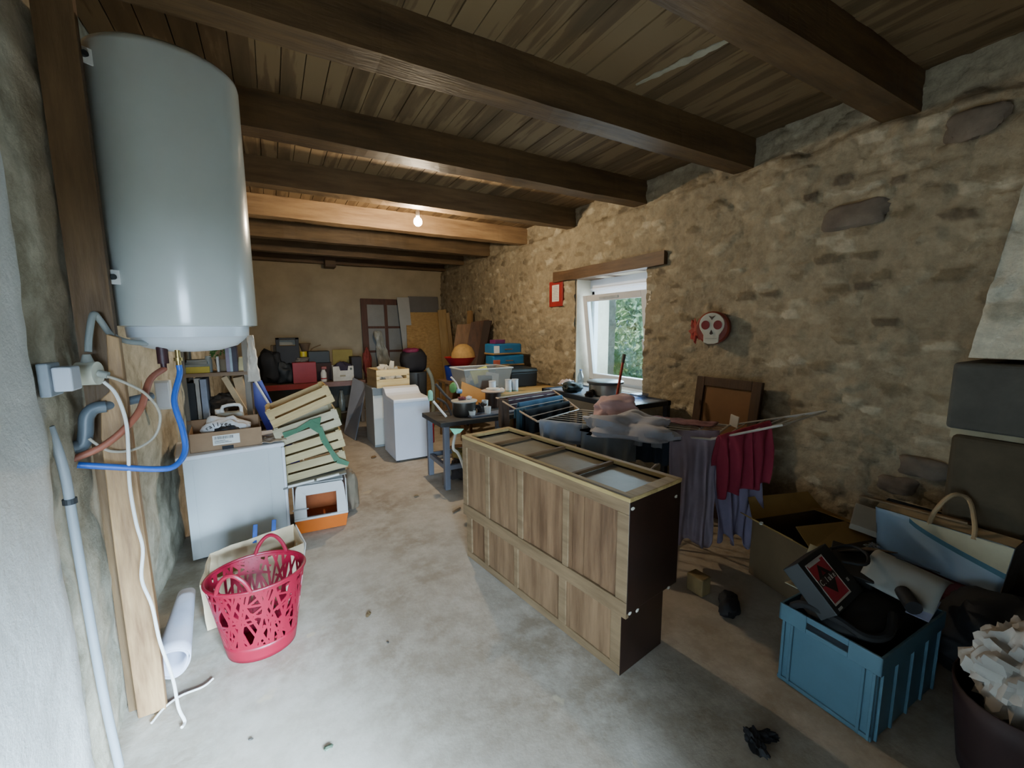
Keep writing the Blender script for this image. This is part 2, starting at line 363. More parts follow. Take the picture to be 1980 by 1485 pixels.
# wooden lintel over the window
def lint(u, v):
    y = 3.14+u*2.0; k = int(v*4+.5) % 4; n = .012*noise.noise(Vector((y*3, k*2.3, 4)))
    return ((3.595, 3.595, 4.1, 4.1)[k]+n, y, (2.40, 2.54, 2.54, 2.40)[k]+n)
l = MB().grid(30, 4, lint); l.bb(3.60, 4.1, 3.145, 3.15, 2.405, 2.535).bb(3.60, 4.1, 5.13, 5.135, 2.405, 2.535)
struct('trim_1', l, wood('#4c3826', '#6e5238', 'y'))

# ---------------- window
W = bpy.data.objects.new('window_1', None); COL.objects.link(W); W['kind'] = 'structure'; W.location = (3.7, 4.04, .98)
wl = lambda x, y, z: (x-3.7, y-4.04, z-.98)
M_white = pm('#e3e3e6', rough=.35, var=.03); M_rev = pm('#cfc4ae', rough=.9, var=.15, sc=4, bump=.3, bsc=20)
def wbb(b, x0, x1, y0, y1, z0, z1): return b.bb(x0-3.7, x1-3.7, y0-4.04, y1-4.04, z0-.98, z1-.98)
b = MB(); wbb(b, 3.665, 4.25, WY1, WY1+.06, .9, 2.48); wbb(b, 3.665, 4.25, WY0-.06, WY0, .9, 2.48); wbb(b, 3.72, 4.25, WY0-.06, WY1+.06, 2.40, 2.48)
mk('reveal', b, M_rev, W)
b = MB(); wbb(b, 3.64, 4.3, WY0-.06, WY1+.06, .92, .985); mk('window_sill', b, pm('#b9b0a0', rough=.8, var=.12), W, bev=.006)
b = MB(); FX0, FX1 = 3.93, 4.0
wbb(b, FX0, FX1, WY0, WY0+.055, .985, 2.25); wbb(b, FX0, FX1, WY1-.055, WY1, .985, 2.25); wbb(b, FX0, FX1, WY0, WY1, .985, 1.04); wbb(b, FX0, FX1, WY0, WY1, 2.2, 2.26)
mk('window_frame', b, M_white, W, bev=.004)
b = MB(); wbb(b, 3.9, 4.1, WY0, WY1, 2.25, 2.40); wbb(b, 3.893, 3.9, WY0, WY1, 2.27, 2.29); mk('shutter_box', b, M_white, W, bev=.008)
SA = bpy.data.objects.new('sash', None); COL.objects.link(SA); SA.parent = W; SA.location = wl(FX0-.005, 4.04, 1.045); SA.rotation_euler = (0, R(-7.5), 0)
b = MB(); sw, sh, t = 1.13, 1.15, .085
b.bb(-.06, 0, -sw/2, -sw/2+t, 0, sh).bb(-.06, 0, sw/2-t, sw/2, 0, sh).bb(-.06, 0, -sw/2+t, sw/2-t, 0, t).bb(-.06, 0, -sw/2+t, sw/2-t, sh-t, sh)
mk('sash_frame', b, M_white, SA, bev=.006)
mk('pane', MB().bb(-.035, -.03, -sw/2+t, sw/2-t, t, sh-t), glassmat('window_glass', '#e9f4f6', .10), SA)
mk('vent_slot', MB().bb(-.072, -.058, -.12, .22, sh-.062, sh-.03).bb(-.074, -.07, -.1, .2, sh-.052, sh-.04), pm('#b9bdc2', rough=.4), SA, bev=.003)
mk('window_handle', MB().bb(-.075, -.058, -sw/2+.028, -sw/2+.06, .5, .6).bb(-.11, -.075, -sw/2+.034, -sw/2+.054, .56, .58).bb(-.12, -.105, -sw/2+.032, -sw/2+.056, .44, .59), M_white, SA, bev=.004)

# ---------------- outdoors seen through the window
struct('ground_yard', MB().bb(-14, 16, -16, -.78, -.2, -.03), pm('#5b5a55', rough=.95, var=.2, sc=1))
struct('ground_outside', MB().bb(4.3, 26, -.7, 26, -.4, -.25), pm('#7f9a58', rough=.95, var=.3, sc=2))
pr = at(1188, 650, Y=5.5).x
stone_sheet('wall_outside', [(4.2, 5.5, -.3), (pr, 5.5, -.3), (pr, 5.5, 4.2), (4.2, 5.5, 4.2)], (0, -1, 0), stone_mat('pale_stone', [(0, '#d8cfbf'), (1, '#efe9dc')], '#e9e2d4'), cell=(.3, .16), res=.05, amp=.03, seed=9)
struct('wall_outside_side', MB().bb(pr-.02, pr, 5.5, 7.5, -.3, 4.2), pm('#d8d0c0', rough=.9))
lf = MB(); rr = random.Random(5)
def leaf(c, s):
    q = Euler((rr.uniform(-1.2, 1.2), rr.uniform(-1.2, 1.2), rr.uniform(0, 6.28))).to_matrix()
    lf.add([c+q @ Vector(p) for p in ((-s, 0, 0), (0, -s*.42, s*.1), (s, 0, 0), (0, s*.42, s*.1))], [(0, 1, 2, 3)])
BC = at(1222, 640, Y=8.2)
for i in range(5200):
    a, e_, r_ = rr.uniform(0, 6.28), rr.uniform(-1.2, 1.57), rr.random()**.35
    leaf(Vector((BC.x+.4, BC.y+.3, 1.3))+Vector((1.9*r_*math.cos(a)*math.cos(e_), 1.9*r_*math.sin(a)*math.cos(e_), 1.7*r_*math.sin(e_))), rr.uniform(.07, .15))
sh = thing('leafy_shrub', 'green leafy shrub growing outside, seen through the window pane', 'shrub', (0, 0, 0))
mk('foliage', lf, pm('#b8e0d0', rough=.5, hex2='#e0f5a8', sc=1.6), sh)
st = MB()
for i in range(7):
    st.tube([(BC.x+.4+rr.uniform(-.1, .1), BC.y+.3, -.3), (BC.x+.4+rr.uniform(-.5, .5), BC.y+rr.uniform(-.5, .5), .8), (BC.x+.4+rr.uniform(-1.1, 1.1), BC.y+rr.uniform(-1, .2), 2.3)], .02, 6, 4)
mk('stem', st, pm('#8f9c74', rough=.8), sh)

# ---------------- fireplace hood and its dark stone corbels
XH = 3.25
hA, hB = at(1872, 695, X=XH), at(1982, 350, X=XH)
dirn = (hB-hA)/(hB.z-hA.z)
h0 = hA+dirn*(1.58-hA.z); h1 = hA+dirn*(3.34-hA.z)
M_hood = stone_mat('hood_stone', [(0, '#a49c88'), (.5, '#c6bea9'), (1, '#d5cdb8')], '#cfc7b2')
stone_sheet('trim_14', [(XH, h0.y-1.2, 1.58), (XH, h0.y, 1.58), (XH, h1.y, 3.34), (XH, h1.y-1.2, 3.34)], (-1, 0, 0), M_hood, cell=(.2, .12), res=.025, amp=.03, seed=12)
struct('trim_15', MB().add([(XH, h0.y, 1.58), (3.8, h0.y, 1.58), (3.8, h1.y, 3.34), (XH, h1.y, 3.34), (XH, h0.y-1.2, 1.58), (3.8, h0.y-1.2, 1.58)], [(0, 1, 2, 3), (0, 4, 5, 1)]), M_hood)
M_slate = pm('#585650', rough=.85, var=.2, sc=4, bump=.4, bsc=15, spec=.2); M_slate2 = pm('#544c3e', rough=.9, var=.25, sc=4, bump=.5, bsc=12, spec=.15)
struct('trim_16', MB().box((3.47, .25, 1.375), (.56, 1.1, .36)), M_slate, bev=.02, segs=3)
struct('trim_17', MB().box((3.49, .22, .88), (.54, 1.12, .56)), M_slate2, bev=.03, segs=3)
struct('trim_18', MB().box((3.5, .24, 1.165), (.5, 1.1, .05)), pm('#a59a80', rough=.95, var=.2))
struct('trim_19', MB().box((3.52, .2, .3), (.5, 1.05, .6)), M_slate2, bev=.03)
# ================================================================== LEFT SIDE
def pr4(px0, py0, px1, py1, Y):
    a, b = at(px0, (py0+py1)/2, Y=Y), at(px1, (py0+py1)/2, Y=Y); m = (px0+px1)/2
    return a.x, b.x, at(m, py1, Y=Y).z, at(m, py0, Y=Y).z
M_enam = pm('#ccd0c8', rough=.22, var=.02, coat=.3); M_plast = pm('#dcdad4', rough=.4, var=.05); M_metal = pm('#b9bbbd', rough=.35, metal=.9, var=.1)
M_black = pm('#15161a', rough=.7, var=.3); M_dark = pm('#26282a', rough=.6, var=.25); M_white2 = pm('#e4e1da', rough=.55, var=.06)
M_kraft = pm('#a58763', rough=.8, var=.12, sc=9); M_kraft2 = pm('#c9ad86', rough=.8, var=.1, sc=9); M_paper = pm('#e6e2d8', rough=.8, var=.05)
M_pine = wood('#b79a68', '#d9c08c', 'x'); M_pineY = wood('#b79a68', '#d9c08c', 'y'); M_pineZ = wood('#b79a68', '#d9c08c', 'z')
M_brown = wood('#3d271a', '#5c3c27', 'z'); M_red = pm('#b3232b', rough=.45, var=.1); M_blue = pm('#2b5fb8', rough=.4, var=.08)

# water heater
H = thing('water_heater', 'large white cylindrical electric water heater on the left wall', 'water heater', (-.35, 2.65, 1.64))
mk('tank', MB().lathe([(.26, .125), (.285, .13), (.287, .15), (.287, 1.27), (.283, 1.29), (.265, 1.305), (0, 1.32)], 64), M_enam, H, smooth=True)
mk('bottom_cap', MB().lathe([(0, 0), (.12, .008), (.19, .03), (.225, .06), (.235, .075), (.245, .078), (.248, .13)], 64), pm('#d5d9dc', rough=.35, var=.02), H, smooth=True)
for bz in (.335, 1.20):
    b = MB(); a0 = Vector((-.30, -.265, bz)); a1 = Vector((-.185, -.19, bz))
    b.add([a0+Vector((0, 0, -.03)), a1+Vector((0, 0, -.03)), a1+Vector((0, 0, .03)), a0+Vector((0, 0, .03))], [(0, 1, 2, 3)])
    b.add([a0+Vector((-.01, .0, -.03)), a0+Vector((-.01, 0, .05)), a0+Vector((-.01, .09, .05)), a0+Vector((-.01, .09, -.03))], [(0, 1, 2, 3)])
    br = mk('bracket', b, M_white2, H, sol=.006)
    mk('bolt', MB().cyl((-.225, -.222, bz), (-.215, -.232, bz), .012), M_dark, br)
sg = MB(); q = Vector((-.35, 2.65, 1.64))
o = mk('safety_valve', sg.cyl((-.10, -.14, .04), (-.10, -.14, -.045), .022).cyl((-.10, -.14, -.045), (-.10, -.14, -.075), .012), pm('#3a1e20', rough=.5, var=.3), H, smooth=True)
mk('inlet_nipple', MB().cyl((-.045, -.13, .05), (-.045, -.13, -.06), .011).cyl((-.045, -.13, -.02), (-.045, -.13, -.035), .018), pm('#a98f58', rough=.35, metal=.8), H, smooth=True)

# timbers beside the heater
solo('timber_board', MB().bb(-.06, .06, -.02, .02, 0, 3.09), wood('#57412a', '#7d6040', 'z'), 'tall brown board standing against the left wall behind the heater', 'board', (-.635, 2.40, 0))
tb = MB().prism([(-.05, 0), (.05, 0), (.058, .5), (.052, 1.0), (.05, 1.72), (.012, 1.735), (.0, 1.5), (-.03, 1.47), (-.046, 1.3), (-.052, .8)], -.02, .02, 'y')
solo('timber_plank', tb, wood('#77573a', '#b08a5e', 'z', sc=9), 'light rough plank standing below the heater, its top broken', 'plank', (-.60, 2.335, 0), bev=.004)

# pipework and wiring
def hose(name, pts, r, mat, label, cat, seg=10):
    return solo(name, MB().tube(pts, r, seg), mat, label, cat, smooth=True)
q1 = at(326, 702, Y=2.52)
hose('water_hose', [(-.395, 2.52, 1.585), (-.395, 2.515, 1.54), at(337, 775, Y=2.45), at(353, 830, Y=2.40), at(358, 872, Y=2.36), at(338, 901, Y=2.30), at(300, 907, Y=2.27), at(220, 903, Y=2.24), at(150, 899, Y=2.22)], .0125, M_blue, 'blue water hose looping below the heater', 'hose')
hose('water_hose', [(-.45, 2.51, 1.57), at(290, 735, Y=2.42), at(272, 790, Y=2.34), at(240, 830, Y=2.29), at(195, 865, Y=2.255), at(130, 892, Y=2.22)], .0135, pm('#9a5a44', rough=.5, var=.12), 'rust red hose curving down from the heater to the wall', 'hose')
dp = MB().tube([at(118, 868, Y=2.24), at(150, 864, Y=2.26)], .026, 14, 1).tube([at(138, 866, Y=2.26), at(160, 860, Y=2.27), at(166, 835, Y=2.275), at(168, 806, Y=2.28), at(182, 790, Y=2.29), at(205, 786, Y=2.3)], .024, 14, 5).tube([at(195, 787, Y=2.295), at(292, 766, Y=2.47)], .019, 14, 1)
solo('drain_pipe', dp, pm('#5c656c', rough=.4, var=.1), 'dark grey plastic drain pipe with a double elbow on the left wall', 'pipe', smooth=True)
jb = thing('junction_box', 'round cream junction box below the heater bracket', 'junction box', at(172, 722, Y=2.27))
mk('box_body', MB().cyl((-.03, 0, 0), (.03, -.01, 0), .046, seg=28), pm('#dedcc8', rough=.45, var=.04), jb, smooth=True)
mk('gland', MB().cyl((0, 0, .04), (.0, 0, .075), .022, .012), pm('#9a9a90', rough=.5), jb, smooth=True)
mk('gland', MB().cyl((.03, -.01, 0), (.06, -.015, -.01), .014), pm('#9a9a90', rough=.5), jb, smooth=True)
hose('flexible_conduit', [at(172, 690, Y=2.27)+Vector((0, 0, .02)), at(172, 650, Y=2.28), at(180, 608, Y=2.30), at(194, 620, Y=2.33), at(214, 646, Y=2.38), at(245, 660, Y=2.44), at(284, 664, Y=2.50)], .0115, pm('#8f938f', rough=.5, var=.06), 'grey flexible conduit arching up from the cream junction box', 'conduit')
sb = thing('socket_box', 'square pale grey surface socket box on the left wall', 'socket', at(112, 733, X=-.66))
mk('back_plate', MB().box((-.02, 0, 0), (.03, .10, .115)), pm('#8d949a', rough=.5), sb, bev=.005)
mk('cover', MB().box((.02, .01, 0), (.05, .085, .085)), pm('#c9ced6', rough=.4, var=.03), sb, bev=.006)
cp = thing('wall_conduit', 'grey conduit pipe running down the left wall to the floor', 'conduit', (-.665, 2.05, 0))
mk('pipe', MB().tube([(.01, .02, .004), (.0, 0, .4), (-.01, 0, 1.0), (-.012, -.005, 1.25), (-.03, -.015, 1.42)], .0145, 12, 4), pm('#8e9396', rough=.5, var=.06), cp, smooth=True)
mk('clip', MB().lathe([(.02, 1.13), (.02, 1.15)], 16, (-.011, 0, 0)), M_dark, cp)
hose('thin_cable', [at(200, 726, Y=2.25), at(235, 737, Y=2.27), at(282, 762, Y=2.32), at(309, 800, Y=2.36), at(300, 842, Y=2.36), at(262, 868, Y=2.32), at(212, 872, Y=2.27), at(172, 848, Y=2.25)], .0055, pm('#a89f8e', rough=.6), 'thin beige cable looped across the plank', 'cable', 8)
wp = [(200, 738, 2.24), (224, 762, 2.25), (243, 812, 2.26), (248, 870, 2.25), (251, 940, 2.25), (263, 1010, 2.25), (276, 1060, 2.24), (274, 1120, 2.24), (294, 1172, 2.23), (309, 1240, 2.22), (334, 1312, 2.2), (345, 1368, 2.185)]
hose('power_cable', [at(a, b, Y=c) for a, b, c in wp]+[at(357, 1394, z=.008), at(352, 1406, z=.008)], .0065, M_white2, 'white power cable hanging down the plank onto the floor', 'cable', 8)
hose('floor_cable', [at(293, 1398, z=.007), at(318, 1368, z=.007), at(350, 1345, z=.007), at(392, 1328, z=.007), at(412, 1312, z=.007)], .005, M_white2, 'short end of white cable lying on the floor below the basket', 'cable', 8)
vb = thing('valve_box', 'small white wall box between the hoses behind the blue one', 'box', at(317, 763, X=-.665))
mk('box_body', MB().box((0, 0, 0), (.085, .06, .20)), M_white2, vb, bev=.01); mk('cover', MB().box((.0, -.035, 0), (.07, .012, .17)), M_white, vb, bev=.004)

# rolled sheet by the plank
RA, RB = at(333, 1284, z=.085), at(362, 1150, z=.12)
rl = thing('foam_roll', 'rolled pale grey foam sheet lying on the floor by the plank', 'roll', RA)
b = MB(); d = RB-RA; qd = d.to_track_quat('Z', 'Y').to_matrix().to_4x4(); b.M = qd
def spiral(u, v):
    a = u*4.2*math.pi; r = .078-.022*u-.035*v+.004*math.sin(a*3)
    return (r*math.cos(a), r*math.sin(a), v*d.length+.01*math.sin(a))
b.grid(90, 8, spiral); mk('sheet', b, pm('#c9c8d4', rough=.7, var=.08), rl, smooth=True, sol=.006)

# laundry basket, perforated
LB = thing('laundry_basket', 'red perforated plastic laundry basket standing on the floor', 'basket', (-.165, 2.58, 0))
M_rasp = pm('#8c0c2a', rough=.4, var=.06)
BH = .43
def bwall(a, h, o=0):
    t = h/BH; A = .165+.072*t+o; Bb = .142+.06*t+o
    return Vector((A*math.cos(a), Bb*math.sin(a), h+.0))
b = MB()
b.grid(64, 4, lambda u, v: bwall(u*2*math.pi, v*.085), cu=True); b.add([bwall(i/64*2*math.pi, .004) for i in range(64)], [tuple(range(64))])
mk('solid_base', b, M_rasp, LB, smooth=True, sol=.005)
b = MB(); rb = random.Random(11)
def strap(a0, h0, a1, h1, w):
    n = 12; L = math.hypot((a1-a0)*.2, h1-h0); ca, ch = (a1-a0)*.2/L, (h1-h0)/L
    for i in range(n):
        def P(t, s): return bwall(a0+(a1-a0)*t-ch*s*w/.2, min(BH, max(.07, h0+(h1-h0)*t+ca*s*w)))
        b.add([P(i/n, -.5), P((i+1)/n, -.5), P((i+1)/n, .5), P(i/n, .5)], [(0, 1, 2, 3)])
for i in range(74):
    a = i/74*2*math.pi+rb.uniform(-.05, .05); strap(a, .07, a+rb.choice((-1, 1))*rb.uniform(.15, .75), BH, rb.uniform(.009, .016))
for i in range(64):
    a = rb.uniform(0, 6.28); h = rb.uniform(.08, .4); strap(a, h, a+rb.uniform(.35, .9), h+rb.uniform(-.14, .14), rb.uniform(.009, .015))
for i in range(40):
    a = rb.uniform(0, 6.28); strap(a, .07, a+rb.uniform(-.5, .5), rb.uniform(.16, .26), .02)
mk('lattice_wall', b, M_rasp, LB, sol=.004)
HB, HF = R(72), R(245)
def rimp(i, n=96):
    a = i/n*2*math.pi; p = bwall(a, BH, .002); return p
b = MB().tube([rimp(i) for i in range(96)], .008, 8, 1, closed=True)
b.grid(64, 2, lambda u, v: bwall(u*2*math.pi, BH-.022+v*.022, .001), cu=True); mk('rim', b, M_rasp, LB, smooth=True)
for ha in (HB, HF):
    pts = []
    for k in range(11):
        t = k/10; a = ha-.36+.72*t; p = bwall(a, BH, .003); p.z += .105*math.sin(t*math.pi)**.75; pts.append(p)
    mk('handle', MB().tube(pts, .0105, 8, 3), M_rasp, LB, smooth=True)

# kraft bag behind the basket
KB = thing('paper_bag', 'tan kraft paper bag with blue handles behind the red basket', 'bag', (-.225, 2.99, 0), R(10))
b = MB(); w_, d_, h_ = .245, .10, .32
cor = [(-w_, -d_), (w_, -d_), (w_, d_), (-w_, d_)]; top = [(-w_-.015, -d_-.02, h_-.02), (w_+.06, -d_+.02, h_+.03), (w_+.05, d_+.03, h_+.09), (-w_+.06, d_+.02, h_+.05)]
def bagw(u, v):
    k = u*4; i = int(k) % 4; t = k-int(k); j = (i+1) % 4
    p = Vector((*cor[i], 0)).lerp(Vector((*cor[j], 0)), t); q = Vector(top[i]).lerp(Vector(top[j]), t); r = p.lerp(q, v)
    return r+Vector((noise.noise(r*9), noise.noise(r*9+Vector((5, 0, 0))), 0))*.016*v
b.grid(48, 10, bagw, cu=True); b.quad(*[(x, y, .004) for x, y in cor]); mk('bag_body', b, pm('#d2b893', rough=.8, var=.1, hex2='#e2cda9', sc=4), KB, sol=.002)
for hx in (.06, .17):
    mk('handle', MB().box((hx, d_+.035, h_+.09), (.026, .008, .12), (R(-8), R(8), 0)), pm('#1a4690', rough=.6), KB, sol=0, bev=.002)
b = MB().quad((w_+.01, -d_-.005, .05), (w_+.012, d_, .05), (w_+.06, d_+.03, h_+.08), (w_+.07, -d_+.015, h_+.025)); mk('side_panel', b, M_paper, KB, sol=.003)

# washing machine seen from its side
WM = thing('washing_machine', 'white washing machine standing sideways under the heater', 'washing machine', (-.335, 4.12, 0), R(8))
M_wm = pm('#c9cdcc', rough=.4, var=.05, sc=3)
mk('side_panel', MB().bb(-.345, .30, -.29, .27, .02, .79).bb(-.29, -.285, -.293, -.29, .06, .76).bb(.20, .205, -.293, -.29, .04, .77), M_wm, WM, bev=.008)
mk('worktop', MB().bb(-.385, .325, -.30, .28, .79, .825), M_white, WM, bev=.01)
mk('front_panel', MB().bb(.30, .325, -.29, .27, .03, .785), M_white, WM, bev=.01)
b = MB().cyl((.32, 0, .42), (.35, 0, .42), .17, .16, 28); mk('door', b, pm('#9fa3a6', rough=.3), WM, smooth=True)
for sx_, sy_ in ((-.27, -.24), (.27, -.24), (-.27, .22), (.27, .22)): mk('foot', MB().cyl((sx_, sy_, 0), (sx_, sy_, .025), .02), M_dark, WM)
# carton on the washing machine
CT = thing('cardboard_carton', 'open brown carton with a white label on the washing machine', 'carton', (-.375, 4.06, .825), R(4))
b = MB(); b.bb(-.235, .235, -.175, -.17, 0, .145).bb(-.235, .235, .17, .175, 0, .19).bb(-.235, -.23, -.175, .175, 0, .145).bb(-.235, .235, -.175, .175, 0, .005)
b.add([(.232, -.175, 0), (.232, .175, 0), (.232, .175, .2), (.232, -.05, .2), (.232, -.17, .145)], [(0, 1, 2, 3, 4)])
mk('carton_body', b, pm('#97785a', rough=.8, var=.08, sc=8), CT, sol=.001)
lb = mk('label', MB().bb(-.09, .085, -.1775, -.1755, .04, .115), M_paper, CT)
b = MB(); rl_ = random.Random(3); x_ = -.08
while x_ < .04:
    ww = rl_.uniform(.001, .004); b.bb(x_, x_+ww, -.1785, -.1776, .085, .108); x_ += ww+rl_.uniform(.002, .004)
for k in range(3): b.bb(-.08, .03-.02*k, -.1785, -.1776, .055+.009*k, .058+.009*k)
mk('print_mark', b, M_dark, lb)
mk('hand_slot', MB().bb(-.035, .04, -.1775, -.1755, .0, .028), M_black, CT)
PB = thing('plastic_bag', 'crumpled white shop bag with black lettering in the brown carton', 'bag', (-.40, 4.03, .92))
def bagarch(u, v):
    a = R(172)*(1-u)+R(12)*u; r = .155+.02*noise.noise(Vector((u*5, v*3, 1)))
    y = (v-.5)*.22; s = 1-.9*(v-.5)**2
    return (r*1.12*math.cos(a)+.01, y+.02*noise.noise(Vector((u*6, v*6, 4))), r*.95*math.sin(a)*s-.02+.012*noise.noise(Vector((u*11, v*9, 2))))
mk('bag_film', MB().blob((0.02, .02, .0), (.165, .10, .125), pw=2.2, amp=.16, fr=4, seed=44, seg=44, flat=-.4), pm('#d6d6d6', rough=.35, var=.06), PB, smooth=True)
mk('dark_content', MB().blob((.045, -.065, .02), (.10, .05, .055), pw=2, amp=.25, seed=4), M_black, PB, smooth=True)
for k, ch in enumerate('rallyee'):
    a = R(134-12*k); r = .118
    Mx = Matrix.Translation((.0+r*1.1*math.cos(a), -.083, r*.8*math.sin(a)+.0)) @ Euler((R(62), 0, 0)).to_matrix().to_4x4() @ Matrix.Rotation(a-R(90), 4, 'Z')
    text('letter', ch, .046, M_black, PB, Mx, .0006)
solo('paper_sheet', MB().grid(12, 6, lambda u, v: (u*.19, v*.26, .004+.012*noise.noise(Vector((u*4, v*4, 0)))+.012)), pm('#dcc4ac', rough=.8, var=.08), 'pinkish paper sheet lying at the washing machine edge', 'paper', (-.14, 3.87, .825), R(5), sol=.002)
JC = thing('jerrycan', 'grey jerrycan with a white handle behind the carton', 'jerrycan', (-.36, 4.32, .825))
mk('can_body', MB().box((0, 0, .11), (.22, .12, .22), taper=.85), pm('#a8a79c', rough=.5, var=.06), JC, bev=.02)
mk('handle', MB().tube([(-.05, 0, .2), (-.05, 0, .27), (.07, 0, .275), (.08, 0, .2)], .014, 8, 3), M_white2, JC, smooth=True)
mk('cap', MB().cyl((-.085, 0, .21), (-.085, 0, .25), .024), M_white2, JC, smooth=True)

# litter box, trays, fruit crates
LT = thing('litter_box', 'covered cat litter box with orange base and grey hood', 'litter box', (.285, 4.13, 0), R(-3))
M_or = pm('#d2691e', rough=.45, var=.06); M_hood_p = pm('#cfcdc9', rough=.45, var=.05)
b = MB(); b.grid(4, 1, lambda u, v: ((-.19, .19, .19, -.19)[int(u*4+.5) % 4]*(1+.12*v), (-.25, -.25, .25, .25)[int(u*4+.5) % 4]*(1+.08*v), v*.13), cu=True); b.quad((-.19, -.25, .003), (.19, -.25, .003), (.19, .25, .003), (-.19, .25, .003))
mk('base_tray', b, M_or, LT, sol=.006, bev=.01)
mk('tray_lining', MB().bb(-.17, .17, .20, .21, .02, .30).bb(-.19, .19, -.24, .24, .01, .03), pm('#a8541e', rough=.6), LT)
b = MB(); b.bb(-.215, .215, -.275, .275, .125, .14).bb(-.2, .2, -.26, -.25, .14, .15)
b = MB()
b.prism([(-.215, .13), (-.115, .13), (-.115, .36), (-.19, .40)], -.275, -.255, 'y'); b.prism([(.125, .13), (.215, .13), (.19, .40), (.125, .36)], -.275, -.255, 'y')
b.prism([(-.19, .40), (-.115, .34), (.125, .34), (.19, .40), (.175, .43), (-.175, .43)], -.275, -.235, 'y'); b.bb(-.215, .215, -.285, -.255, .125, .145)
b.prism([(-.275, .13), (.275, .13), (.25, .43), (-.23, .43)], -.215, -.205, 'x'); b.prism([(-.275, .13), (.275, .13), (.25, .43), (-.23, .43)], .205, .215, 'x')
b.bb(-.19, .19, -.24, .25, .42, .435).bb(-.2, .2, .255, .265, .13, .43)
mk('hood', b, M_hood_p, LT, bev=.008)
mk('hinge_strap', MB().bb(-.222, -.10, -.29, -.285, .225, .235), pm('#9a9894', rough=.5), LT)
ty = thing('serving_tray', 'flat grey tray with white strips lying on the litter box', 'tray', (.27, 4.1, .438), 0, rot=(0, R(-7), R(-4)))
mk('tray_plate', MB().bb(-.26, .24, -.26, .2, .018, .03), pm('#77736c', rough=.4, var=.1), ty, bev=.004); mk('strip', MB().bb(-.22, -.02, -.27, -.25, .03, .045), M_white2, ty); mk('strip', MB().bb(.0, .18, -.27, -.24, .028, .042), M_white2, ty)
def crate(loc, rot, label, tone, L=.52, D=.33, Hc=.155):
    c = thing('fruit_crate', label, 'crate', loc, 0, 'slatted fruit crates on the litter box', rot)
    for sy_ in (-1, 1):
        for z0, z1 in ((.006, .068), (.086, .155)): mk('side_slat', MB().bb(-L/2, L/2, sy_*D/2-.004, sy_*D/2+.004, z0, z1), tone, c)
    for sx_ in (-1, 1): mk('end_board', MB().bb(sx_*(L/2-.008)-.006, sx_*(L/2-.008)+.006, -D/2+.004, D/2-.004, .004, .15), tone, c)
    for sx_ in (-1, 1):
        for sy_ in (-1, 1): mk('corner_post', MB().prism([(sx_*(L/2-.014), sy_*(D/2-.004)), (sx_*(L/2-.045), sy_*(D/2-.004)), (sx_*(L/2-.014), sy_*(D/2-.035))], 0, .165), tone, c)
    for k in range(4): mk('bottom_slat', MB().bb(-L/2, L/2, -D/2+.01+k*.082, -D/2+.072+k*.082, 0, .006), tone, c)
    return c
CX, CY = .275, 4.12
M_cr = [wood('#a89468', '#c9b688', 'x'), wood('#b39c6a', '#cdb987', 'x'), wood('#a99a78', '#c6b896', 'x'), wood('#ad8f58', '#cfb078', 'x')]
zc = .475
lab = ['slatted fruit crate at the bottom of the leaning stack', 'slatted fruit crate second from the bottom of the stack', 'pale slatted fruit crate wrapped by the green strip', 'topmost slatted fruit crate, tilted, with a hand slot']
for k, (tl, dx, dz) in enumerate([(9, 0, 0), (12, -.012, .158), (15, -.035, .318), (21, -.075, .492)]):
    crate((CX+dx, CY, zc+dz+.02*k), (0, R(-tl), R(-5+2*k)), lab[k], M_cr[k])
def ribbon(pts, w, up=(0, 0, 1)):
    b = MB(); n = len(pts)
    for i in range(n-1):
        t = (Vector(pts[i+1])-Vector(pts[i])).normalized(); s = t.cross(Vector((0, -1, 0))).normalized()*w/2
        b.quad(pts[i]-s*(.8 if i % 2 else 1.1), pts[i+1]-s*(1.1 if i % 2 else .8), pts[i+1]+s*(1.1 if i % 2 else .8), pts[i]+s*(.8 if i % 2 else 1.1))
    return b
g = [at(548, 842, Y=3.90), at(575, 832, Y=3.90), at(600, 818, Y=3.90), at(618, 826, Y=3.90), at(626, 850, Y=3.895), at(640, 872, Y=3.89), at(652, 890, Y=3.88), at(674, 897, Y=3.86)]
gb = ribbon(g, .045); gb.quad(at(590, 822, Y=3.905), at(616, 838, Y=3.905), at(621, 806, Y=3.905), at(598, 812, Y=3.905))
solo('packing_strip', gb, pm('#0a5a28', rough=.5, var=.2, sc=9), 'crumpled green plastic strip trailing over the fruit crates', 'strip', sol=.003)
solo('paper_sack', MB().blob((0, 0, .19), (.06, .16, .19), pw=3, amp=.15, seed=9), pm('#7f725f', rough=.9, var=.15), 'grey brown sack standing right behind the litter box', 'sack', (.57, 4.25, 0), smooth=True)

# shelving unit in the corner
SY = 4.95
SU = thing('shelving_unit', 'old grey wooden shelving unit behind the washing machine', 'shelves', (0, 0, 0))
M_shelf = wood('#6f665a', '#8f8474', 'z')
xl, xr = at(356, 760, Y=SY).x, at(477, 720, Y=SY).x
zsh = at(410, 728, Y=SY).z
for xx in (xl, xr):
    for yy in (SY, SY+.4): mk('post', MB().bb(xx-.025, xx+.025, yy, yy+.04, 0, zsh+.5), M_shelf, SU)
for zz in (.35, zsh-.45, zsh, zsh+.42): mk('shelf_board', MB().bb(xl-.02, xr+.02, SY-.005, SY+.44, zz, zz+.035), wood('#7a6046', '#94795a', 'x'), SU)
zs = zsh+.035; zl = zsh-.415
def sx(px, y=SY+.1): return at(px, 710, Y=y).x
solo('yellow_box', MB().box((0, 0, .03), (.2, .2, .06)), pm('#c8b03a', rough=.6, var=.15), 'flat yellow box on the upper shelf under grey papers', 'box', (sx(382), SY+.14, zs), bev=.004)
